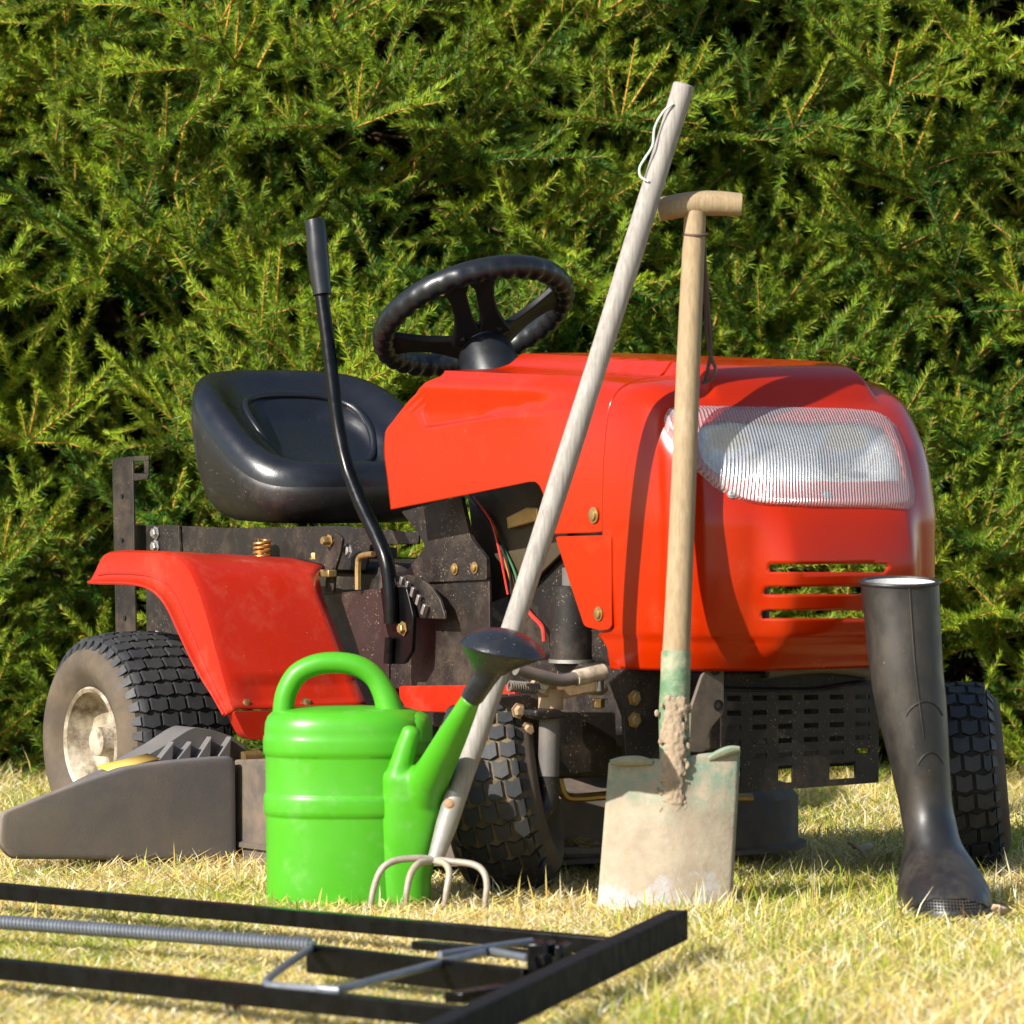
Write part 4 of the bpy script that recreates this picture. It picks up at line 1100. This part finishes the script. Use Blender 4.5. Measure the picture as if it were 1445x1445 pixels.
# ------------------------------------------------------------------ steel bed frame on the lawn in front
ZF = .07
f_o = G(700, 1360, ZF)
bed = thing('steel_folding_frame', 'black steel frame with grey spring and wire linkage lying in the foreground grass', 'metal frame', (f_o.x, f_o.y, 0))
def FR(px, py, z=ZF): return G(px, py, z) - Vector((f_o.x, f_o.y, 0))
def angle_bar(name, a, c, w, h, m='frame_black', bev=.002, dz=0):
    b = MB(); b.bar(a + Vector((0, 0, dz)), c + Vector((0, 0, dz)), w, h); return b.build(name, M[m], bed, bev)
a0 = FR(-160, 1243, .055); a1 = FR(866, 1336, .055)
angle_bar('long_rail', a0, a1, .024, .025)
b0 = FR(-160, 1350, .055); b1 = FR(700, 1440, .055)
angle_bar('long_rail', b0, b1, .024, .028)
e0 = FR(968, 1302, .068); e1 = FR(600, 1480, .068)
eb = MB(); eb.bar(e0 - Vector((0, 0, .003)), e1 - Vector((0, 0, .003)), .006, .044); d_ = (e1 - e0).normalized(); sd = d_.cross(Vector((0, 0, 1))).normalized()
if sd.x > 0: sd = -sd
eb.bar(e0 + sd * .0155 + Vector((0, 0, .0155)), e1 + sd * .0155 + Vector((0, 0, .0155)), .0245, .0055)
end = eb.build('end_beam', mat('matt_dark_grey_coat', (.012, .012, .013), .75, vs=14, spec=.08), bed, .0015)
pl0, pl1 = FR(436, 1352, .055), FR(742, 1388, .055)
angle_bar('cross_plate', pl0, pl1, .012, .040)
angle_bar('cross_plate', FR(590, 1333, .052), FR(800, 1352, .052), .03, .012)
angle_bar('cross_plate', FR(640, 1408, .052), FR(752, 1390, .052), .03, .014)
# spring
s0, s1 = FR(-120, 1292, .055), FR(440, 1334, .055); dd = s1 - s0; u = dd.orthogonal().normalized(); w_ = dd.normalized().cross(u)
turns = 105
MB().tube([s0 + dd * t + (u * math.cos(t * turns * 6.2832) + w_ * math.sin(t * turns * 6.2832)) * .0082 for t in np.linspace(0, 1, turns * 10)], .0031, 6).build('tension_spring', M['zinc'], bed, fix=False)
MB().tube([s0, s1], .005, 8).build('spring_core', M['frame_black'], bed)
MB().tube(spline([FR(440, 1332), FR(436, 1340), FR(400, 1364), FR(374, 1386)], 5) + spline([FR(380, 1391), FR(420, 1394), FR(474, 1397)], 4) + spline([FR(490, 1394), FR(560, 1375), FR(640, 1354), FR(692, 1342)], 5) + [FR(745, 1352, .075)], .0055, 10).build('wire_linkage', M['zinc'], bed)
MB().tube(spline([FR(620, 1347, .075), FR(680, 1338, .075), FR(750, 1328, .075)], 5), .005, 10).build('wire_linkage', M['zinc'], bed)
b = MB(); kc = FR(764, 1352, .075)
rz = Matrix.Rotation(math.atan2(d_.y, d_.x), 3, 'Z')
b.box(kc, (.05, .03, .045), rz); b.box(kc + rz @ Vector((.0, .03, -.004)), (.06, .012, .05), rz)
lk = b.build('corner_bracket', M['frame_black'], bed, .003)
for dx, dz in ((-.012, .01), (.012, -.002)):
    MB().bolt(kc + rz @ Vector((dx, -.016, dz)) + Vector((.02, -.012, 0)), (.5, -.8, .2), .010, .012).build('bolt', M['frame_black'], lk)

# ------------------------------------------------------------------ lawn
b = MB(); b.add([(-40, -20, 0), (40, -20, 0), (40, 60, 0), (-40, 60, 0)], [(0, 1, 2, 3)])
tag(b.build('lawn', M['ground'], smooth=0), kind='structure')

def mesh_np(name, verts, tris, mats, tint=None, mi=None, quads=None):
    me = bpy.data.meshes.new(name); nvt = len(verts); nt_ = len(tris)
    me.vertices.add(nvt); me.vertices.foreach_set('co', verts.astype(np.float32).ravel())
    me.loops.add(nt_ * 3); me.loops.foreach_set('vertex_index', tris.astype(np.int32).ravel())
    me.polygons.add(nt_); me.polygons.foreach_set('loop_start', np.arange(0, nt_ * 3, 3, dtype=np.int32))
    for m in mats: me.materials.append(m)
    if mi is not None: me.polygons.foreach_set('material_index', mi.astype(np.int32))
    if tint is not None:
        at = me.color_attributes.new('tint', 'FLOAT_COLOR', 'POINT')
        at.data.foreach_set('color', np.concatenate([tint, np.ones((nvt, 1))], 1).astype(np.float32).ravel())
    me.update(calc_edges=True); me.validate()
    o = bpy.data.objects.new(name, me); COL.objects.link(o); return o
def lowfreq(x, y, seed, f):
    r = np.random.default_rng(seed); v = 0
    for k in range(6):
        a = r.uniform(0, 6.28); ff = f * r.uniform(.6, 1.8); v = v + np.sin((x * np.cos(a) + y * np.sin(a)) * ff + r.uniform(0, 6.28))
    return v / 6
def _q():
    P = [G(-260, 1520, 0), G(760, 1520, 0), G(1000, 1318, 0), G(880, 1300, 0), G(-260, 1225, 0)]
    return [(p.x, p.y) for p in (P[0], P[1], P[2], P[4])]
FRAME_Q = _q()
def grass_field(n, y0, y1, hmul=1.0, seed=1):
    r = np.random.default_rng(seed)
    y = r.uniform(y0, y1, n); x = r.uniform(-1, 1, n) * (.098 * (y + 9) + .22)
    patch_ = lowfreq(x, y, 3, 7) + .6 * lowfreq(x, y, 5, 23)
    green = r.random(n) < np.clip(.22 + .55 * patch_, .05, .8)
    flat = r.random(n) < .50
    h = np.where(flat, r.uniform(.03, .075, n), r.gamma(3.4, .0072, n) + .008) * hmul
    h = np.where(green & ~flat, h * 1.1, h)
    tall = r.random(n) < .010; h = np.where(tall, r.uniform(.045, .075, n), h)
    low = (y > .40) & (y < 2.1) & (np.abs(x) < .85)
    h = np.where(low, h * .62, h)
    nearw = (y > -.25) & (y <= .40) & (x > -.30) & (x < .20)
    h = np.where(nearw, h * .72, h)
    toe = (np.abs(x - .72) < .10) & (y < -.10) & (y > -.5)
    h = np.where(toe, np.minimum(h, .022), h)
    edge_ = (y > -.40) & (y < .05) & (r.random(n) < .022) & ~toe
    h = np.where(edge_, r.uniform(.03, .07, n), h); lean_e = edge_
    FA, FB = np.array(FRAME_Q), None
    inside = np.ones(n, bool)
    for q in range(4):
        ax_, ay_ = FA[q]; bx_, by_ = FA[(q + 1) % 4]
        inside &= ((bx_ - ax_) * (y - ay_) - (by_ - ay_) * (x - ax_)) >= 0
    h = np.where(inside, np.minimum(h, .034), h)
    az = r.uniform(0, 2 * np.pi, n); lean = np.where(flat, r.uniform(1.0, 1.5, n), np.abs(r.normal(.35, .30, n)))
    lean = np.where(lean_e, np.abs(r.normal(.25, .28, n)), lean)
    bend = np.where(flat, r.uniform(-.1, .3, n), r.uniform(.1, .9, n))
    wd = r.uniform(.0006, .0015, n) * np.where(flat, 1.15, 1)
    d = np.stack([np.cos(az), np.sin(az), np.zeros(n)], 1); up = np.array([0, 0, 1.0])
    d1 = d * np.sin(lean)[:, None] + up * np.cos(lean)[:, None]
    l2 = np.minimum(lean + bend, 1.65); d2 = d * np.sin(l2)[:, None] + up * np.cos(l2)[:, None]
    tw = az + np.pi / 2 + r.normal(0, .7, n); s = np.stack([np.cos(tw), np.sin(tw), np.zeros(n)], 1) * wd[:, None]
    base = np.stack([x, y, np.where(flat, r.uniform(.003, .018, n), -.003)], 1)
    m = base + d1 * (h * .55)[:, None]; t = m + d2 * (h * .45)[:, None]
    m[:, 2] = np.maximum(m[:, 2], .003); t[:, 2] = np.maximum(t[:, 2], .003)
    V = np.stack([base - s, base + s, m + s * .85, m - s * .85, t], 1)
    i0 = np.arange(n)[:, None] * 5
    T = np.concatenate([i0 + np.array([[0, 1, 2]]), i0 + np.array([[0, 2, 3]]), i0 + np.array([[3, 2, 4]])], 0)
    straw = np.array([.84, .69, .27]); straw2 = np.array([.78, .58, .16]); pale = np.array([.86, .79, .55]); g1 = np.array([.22, .36, .025]); g2 = np.array([.50, .50, .05]); br = np.array([.40, .19, .06])
    q = r.random((n, 1)); k = r.random((n, 1))
    cs = straw * q + straw2 * (1 - q); cs = np.where(k < .30, pale, cs); cs = np.where(k > .95, br, cs)
    cg = g1 * q + g2 * (1 - q)
    c = np.where(green[:, None], cg, cs) * r.uniform(.75, 1.15, (n, 1))
    tip = np.where(green[:, None], c * .6 + np.array([.42, .33, .12]) * .4, c)
    tint = np.stack([c * .8, c * .8, c, c, tip], 1)
    return V.reshape(-1, 3), T, tint.reshape(-1, 3)
parts_ = [grass_field(260000, -1.9, .6, 1.0, 1), grass_field(130000, .6, 3.2, 1.15, 2)]
off = 0; Vs, Ts, Cs = [], [], []
for V, T, c in parts_: Vs.append(V); Ts.append(T + off); Cs.append(c); off += len(V)
gr = mesh_np('grass', np.concatenate(Vs), np.concatenate(Ts), [M['grass']], np.concatenate(Cs))
tag(gr, kind='stuff')
# a few dead leaves
def dry_leaf(px, py, z, size, rot, label, col):
    p = G(px, py, z); b = MB(); rr = random.Random(px); n_ = 14; vs = [(0, 0, .004)]
    for k in range(n_):
        a = 2 * math.pi * k / n_; q = size * (1 + .25 * math.cos(a * 5)) * (1 if abs(math.cos(a)) < .8 else 1.35)
        vs.append((q * math.cos(a), q * .7 * math.sin(a), .010 * math.sin(a * 2 + 1) + rr.uniform(-.004, .004)))
    b.add(vs, [(0, 1 + k, 1 + (k + 1) % n_) for k in range(n_)])
    o = b.build('dead_leaf', mat('dead_leaf_' + label[:4], col, .8, bump=.4), None, smooth=80, solid=.0008)
    o.location = p; o.rotation_euler = rot; tag(o, label, 'leaf', 'dead leaves on the lawn')
dry_leaf(1213, 1195, .03, .016, (.5, .2, .4), 'pale dead leaf on the grass left of the far front wheel', (.62, .48, .33))
dry_leaf(1412, 1284, .03, .013, (.9, .3, .9), 'pinkish dead leaf in the grass beside the toe of the boot', (.58, .42, .30))
dry_leaf(330, 1415, .03, .013, (.5, .2, 2.2), 'brown dead leaf on the grass near the lower rail of the steel frame', (.42, .26, .13))

# ------------------------------------------------------------------ spruce hedge
def spruce(x0, y0, height, seed, label, dens=1.0):
    r = np.random.default_rng(seed)
    root = thing('spruce_tree', label, 'spruce', (x0, y0, 0), 0, 'spruce trees of the hedge')
    b = MB(); pts = [Vector((.02 * math.sin(k * 1.3 + seed), .02 * math.cos(k * 1.7 + seed), height * k / 10 - .02)) for k in range(11)]
    b.tube(pts, [.055 * (1 - .85 * k / 10) for k in range(11)], 12); b.build('trunk', M['bark'], root)
    S = []                                              # shoots: p, d, length, curve, tone, thick, needle density
    def unit(v): return v / np.linalg.norm(v)
    up = np.array([0, 0, 1.0])
    nb = int(54 * dens)
    for bi in range(nb):
        z = .03 + (height - .10) * ((bi + r.random()) / nb)
        az = -np.pi / 2 + r.normal(0, .62) if r.random() < .86 else r.uniform(0, np.pi)
        front = np.sin(az) < 0
        reach = (.80 + .16 * r.normal()) * (1 - .22 * (z / height)**2)
        reach = float(np.clip(reach * (1 + .22 * np.sin(z * 9 + az * 2.3 + seed) ), .42, 1.05))
        if z < .35: reach *= .98
        el = r.normal(.12, .22)
        d = np.array([np.cos(az) * np.cos(el), np.sin(az) * np.cos(el), np.sin(el)])
        p0 = np.array([0, 0, z - .15 * np.sin(el)])
        segs = 9; cur = p0.copy(); dirs = d.copy(); path = [cur.copy()]; upturn = r.uniform(.0, .12)
        for k in range(segs):
            dirs = unit(dirs + up * (-.05 + upturn * (k / segs)**1.5 * 2) + r.normal(0, .045, 3)); cur = cur + dirs * reach / segs; path.append(cur.copy())
        path = np.array(path)
        path[:, 2] = np.maximum(path[:, 2], .03)
        tone_b = np.clip(r.normal(.45, .22), 0, 1)
        # bough axis: bare inside, needled outside
        for k in range(segs):
            dv = path[k + 1] - path[k]; ln = np.linalg.norm(dv)
            S.append((path[k], dv / ln, ln * 1.02, 0, tone_b, .0065 * (1 - k / segs) + .0017, 0 if k < 4 else .75, 0))
        side0 = unit(np.cross(path[-1] - path[3], up))
        roll = r.normal(0, .35)
        nsec = int(9 if front else 5)
        for si in range(nsec):
            t = .34 + .66 * (si + r.random() * .6) / nsec
            f = t * segs; k = min(int(f), segs - 1); pp = path[k] + (path[k + 1] - path[k]) * (f - k)
            fd = unit(path[k + 1] - path[k]); sgn = 1 if si % 2 else -1
            vert = np.cross(side0, fd)
            sd = side0 * sgn * np.cos(roll) + vert * (np.sin(roll) * sgn + r.normal(.12, .32))
            dd = unit(fd * r.uniform(.45, .95) + unit(sd) * r.uniform(.7, 1.0) + up * r.normal(.34, .30))
            l2 = (.33 - .17 * (t - .34) / .66) * r.uniform(.5, 1.3) + .06
            cv = r.normal(.05, .15)
            tone = np.clip(tone_b - .25 + .60 * t + r.normal(0, .15), 0, 1)
            S.append((pp, dd, l2, cv, tone, .0030, 1.0, 1))
            nt3 = int(l2 / .085)
            s2 = unit(np.cross(dd, vert + 1e-3))
            for ti in range(nt3):
                u = (ti + .7 + .5 * r.random()) / (nt3 + .8)
                if u > .96: continue
                q = pp + dd * l2 * u + up * cv * l2 * u * u
                sg = 1 if ti % 2 else -1
                d3 = unit(dd * r.uniform(.55, 1.0) + s2 * sg * r.uniform(.6, 1.0) + vert * r.normal(.25, .40) + up * .15)
                S.append((q, d3, l2 * (1 - u) * .40 + r.uniform(.05, .13), r.normal(.12, .15), np.clip(tone + r.normal(.10, .14), 0, 1), .0025, 1.0, 2))
        # tip fan and upright leaders with bare orange bark
        for q in range(int(r.integers(2, 6)) if front else 0):
            f = r.uniform(.62, 1.0) * segs; k = min(int(f), segs - 1); pp = path[k]
            dd = unit(np.array([r.normal(0, .38), r.normal(-.40, .25), 1.0]))
            S.append((pp, dd, r.uniform(.07, .20), r.normal(0, .10), np.clip(r.normal(.85, .12), 0, 1), .0032, 1.0, 3))
    n = len(S)
    P = np.array([s[0] for s in S]); D = np.array([s[1] for s in S]); LN = np.array([s[2] for s in S]); CV = np.array([s[3] for s in S])
    TO = np.array([s[4] for s in S]); TK = np.array([s[5] for s in S]); ND = np.array([s[6] for s in S]); KD = np.array([s[7] for s in S])
    # needles
    cnt = np.maximum(0, (LN * 1350 * ND)).astype(int); idx = np.repeat(np.arange(n), cnt); m = len(idx)
    t = r.uniform(.0, 1.0, m); d = D[idx]
    base = P[idx] + d * (LN[idx] * t)[:, None]; base[:, 2] += CV[idx] * LN[idx] * t * t
    ref = np.where(np.abs(d[:, 2:3]) > .9, np.array([[1.0, 0, 0]]), np.array([[0, 0, 1.0]]))
    a1 = np.cross(d, ref); a1 /= np.linalg.norm(a1, axis=1, keepdims=True); a2 = np.cross(a1, d)
    th = r.normal(np.pi / 2, 1.25, m)                    # around the twig, fuller above
    rad = a1 * np.cos(th)[:, None] + a2 * np.sin(th)[:, None]
    al = r.normal(.92, .12, m) - .45 * np.clip(t - .85, 0, 1) / .15
    nd = d * np.cos(al)[:, None] + rad * np.sin(al)[:, None]
    nl = r.uniform(.0190, .0255, m) * np.where(KD[idx] == 3, .72, 1) * (1 - .25 * np.clip(t - .9, 0, 1) / .1)
    wv = np.cross(nd, r.normal(0, 1, (m, 3))); wv /= np.linalg.norm(wv, axis=1, keepdims=True); wv *= (r.uniform(.0011, .0017, m))[:, None]
    V = np.stack([base - wv, base + wv, base + nd * nl[:, None]], 1).reshape(-1, 3)
    T = np.arange(m * 3).reshape(-1, 3)
    old = np.array([.026, .105, .015]); young = np.array([.315, .44, .030]); blue = np.array([.08, .18, .06])
    tn = np.clip(TO[idx] - .16 + .42 * (t - .35) * (KD[idx] > 0) + r.normal(0, .10, m), 0, 1.1)[:, None]
    c = old * (1 - tn) + young * tn
    c = np.where(r.random((m, 1)) < .13, blue, c) * r.uniform(.8, 1.2, (m, 1))
    yel = (r.random(m) < .03)[:, None]; c = np.where(yel, np.array([.26, .20, .04]), c)
    tint = np.repeat(c, 3, axis=0).reshape(m, 3, 3); tint[:, 2] *= np.array([1.18, 1.12, .9]); tint = tint.reshape(-1, 3)
    # twigs as three-sided tapering sticks
    a1 = np.cross(D, np.array([.3, .2, .93])); a1 /= np.linalg.norm(a1, axis=1, keepdims=True); a2 = np.cross(a1, D)
    ring = []; E = P + D * LN[:, None]; E[:, 2] += CV * LN; Mid = P + D * (LN * .5)[:, None]; Mid[:, 2] += CV * LN * .25
    for ctr, tk in ((P, TK), (Mid, TK * .8), (E, TK * .5)):
        for k in range(3):
            q = 2 * np.pi * k / 3; ring.append(ctr + (a1 * np.cos(q) + a2 * np.sin(q)) * tk[:, None])
    V2 = np.stack(ring, 1).reshape(-1, 3); i0 = np.arange(n)[:, None] * 9; tr = []
    for a in (0, 3):
        for k in range(3):
            k2 = (k + 1) % 3; tr += [(a + k, a + k2, a + 3 + k2), (a + k, a + 3 + k2, a + 3 + k)]
    T2 = (i0[:, :, None] + np.array(tr)[None]).reshape(-1, 3)
    orange = np.array([.62, .34, .07]); brown = np.array([.12, .075, .04])
    oc = np.clip(.15 + TO * .75 + (KD == 3) * .5, 0, 1)[:, None]; oc = np.where((KD == 0)[:, None], .05, oc)
    tc = np.repeat(brown * (1 - oc) + orange * oc, 9, axis=0)
    # bud scales at shoot ends
    sel = (KD == 3) | ((KD > 0) & (r.random(n) < .35)); ns = sel.sum(); Eb = E[sel]; Db = D[sel]; rb_ = r.uniform(.0018, .0032, ns)[:, None]; A1 = a1[sel]; A2 = a2[sel]
    V3 = np.stack([Eb - Db * .003, Eb + A1 * rb_, Eb - A1 * .5 * rb_ + A2 * .87 * rb_, Eb - A1 * .5 * rb_ - A2 * .87 * rb_, Eb + Db * .007], 1).reshape(-1, 3)
    tr3 = np.array([(0, 2, 1), (0, 3, 2), (0, 1, 3), (4, 1, 2), (4, 2, 3), (4, 3, 1)]); T3 = (np.arange(ns)[:, None, None] * 5 + tr3[None]).reshape(-1, 3)
    c3 = np.repeat(np.array([[.50, .27, .075]]) * r.uniform(.6, 1.2, (ns, 1)), 5, axis=0)
    # dead inner twigs, coarse and dark, added to block sky light through the crown
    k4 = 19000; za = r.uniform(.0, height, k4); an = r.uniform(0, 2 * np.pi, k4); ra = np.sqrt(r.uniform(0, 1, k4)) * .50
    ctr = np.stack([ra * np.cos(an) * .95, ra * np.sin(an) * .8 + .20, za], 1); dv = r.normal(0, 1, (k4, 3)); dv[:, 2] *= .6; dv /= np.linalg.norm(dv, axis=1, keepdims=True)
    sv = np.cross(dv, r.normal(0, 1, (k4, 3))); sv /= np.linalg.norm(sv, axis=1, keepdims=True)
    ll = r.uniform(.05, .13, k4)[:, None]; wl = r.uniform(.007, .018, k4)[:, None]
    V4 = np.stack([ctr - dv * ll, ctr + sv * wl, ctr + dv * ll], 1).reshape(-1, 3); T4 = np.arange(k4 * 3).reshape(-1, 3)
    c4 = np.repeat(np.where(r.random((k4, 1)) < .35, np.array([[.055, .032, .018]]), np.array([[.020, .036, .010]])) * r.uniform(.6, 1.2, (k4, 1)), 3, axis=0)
    o1 = len(V); o2 = o1 + len(V2); o3 = o2 + len(V3)
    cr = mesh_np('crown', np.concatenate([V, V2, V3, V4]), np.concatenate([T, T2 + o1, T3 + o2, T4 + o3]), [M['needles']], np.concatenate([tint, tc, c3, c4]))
    cr.parent = root
    return len(T)
HY = 3.42
tot = 0
for x, sd, lab, de in ((-1.50, 21, 'spruce whose branches reach in at the left edge of the photo, beyond the rear wheel', .8),
                   (-.92, 22, 'green spruce in the hedge behind the rear wheel and rear bracket', 1),
                   (-.36, 23, 'green spruce in the hedge behind the black seat and lever', 1),
                   (.20, 24, 'green spruce in the hedge behind the steering wheel and long grey handle', 1),
                   (.76, 25, 'green spruce in the hedge behind the nose of the mower and the boot', 1),
                   (1.34, 26, 'spruce whose branches reach in at the right edge of the photo, beyond the boot', .8)):
    tot += spruce(x, HY + .10 * math.sin(sd * 2.1), 2.25, sd, lab, de)
print('needles', tot)

# ------------------------------------------------------------------ light, sky, camera
to_sun = Vector((-.298, -.272, .262)).normalized()
el_ = math.asin(to_sun.z); az_ = math.atan2(to_sun.x, to_sun.y)
w = bpy.data.worlds.new('World'); scene.world = w; w.use_nodes = True
nt = w.node_tree; nt.nodes.clear()
wo = nt.nodes.new('ShaderNodeOutputWorld'); bg = nt.nodes.new('ShaderNodeBackground'); sky = nt.nodes.new('ShaderNodeTexSky')
sky.sky_type = 'NISHITA'; sky.sun_disc = False; sky.sun_elevation = el_; sky.sun_rotation = az_
bg.inputs[1].default_value = .088
nt.links.new(sky.outputs[0], bg.inputs[0]); nt.links.new(bg.outputs[0], wo.inputs[0])
sl = bpy.data.lights.new('Sun', 'SUN'); sl.energy = 4.6; sl.angle = R(.53); sl.color = (1, .955, .885)
so_ = bpy.data.objects.new('sun', sl); COL.objects.link(so_); so_.rotation_euler = (-to_sun).to_track_quat('-Z', 'Y').to_euler(); so_.location = (-4, -4, 5)
cd = bpy.data.cameras.new('camera'); co = bpy.data.objects.new('camera', cd); COL.objects.link(co)
co.location = CAM; co.rotation_euler = (math.pi / 2 - PITCH, 0, 0)
cd.sensor_width = 36; cd.sensor_fit = 'HORIZONTAL'; cd.lens = 36 * FPX / 1445; cd.clip_end = 200; cd.clip_start = .1
cd.dof.use_dof = True; cd.dof.focus_distance = 10.0; cd.dof.aperture_fstop = 10
scene.camera = co
cy_ = scene.cycles
cy_.max_bounces = 7; cy_.diffuse_bounces = 3; cy_.glossy_bounces = 3; cy_.transmission_bounces = 5; cy_.transparent_max_bounces = 8
scene.view_settings.view_transform = 'Standard'; scene.view_settings.look = 'None'; scene.view_settings.exposure = 1.03; scene.view_settings.gamma = 1
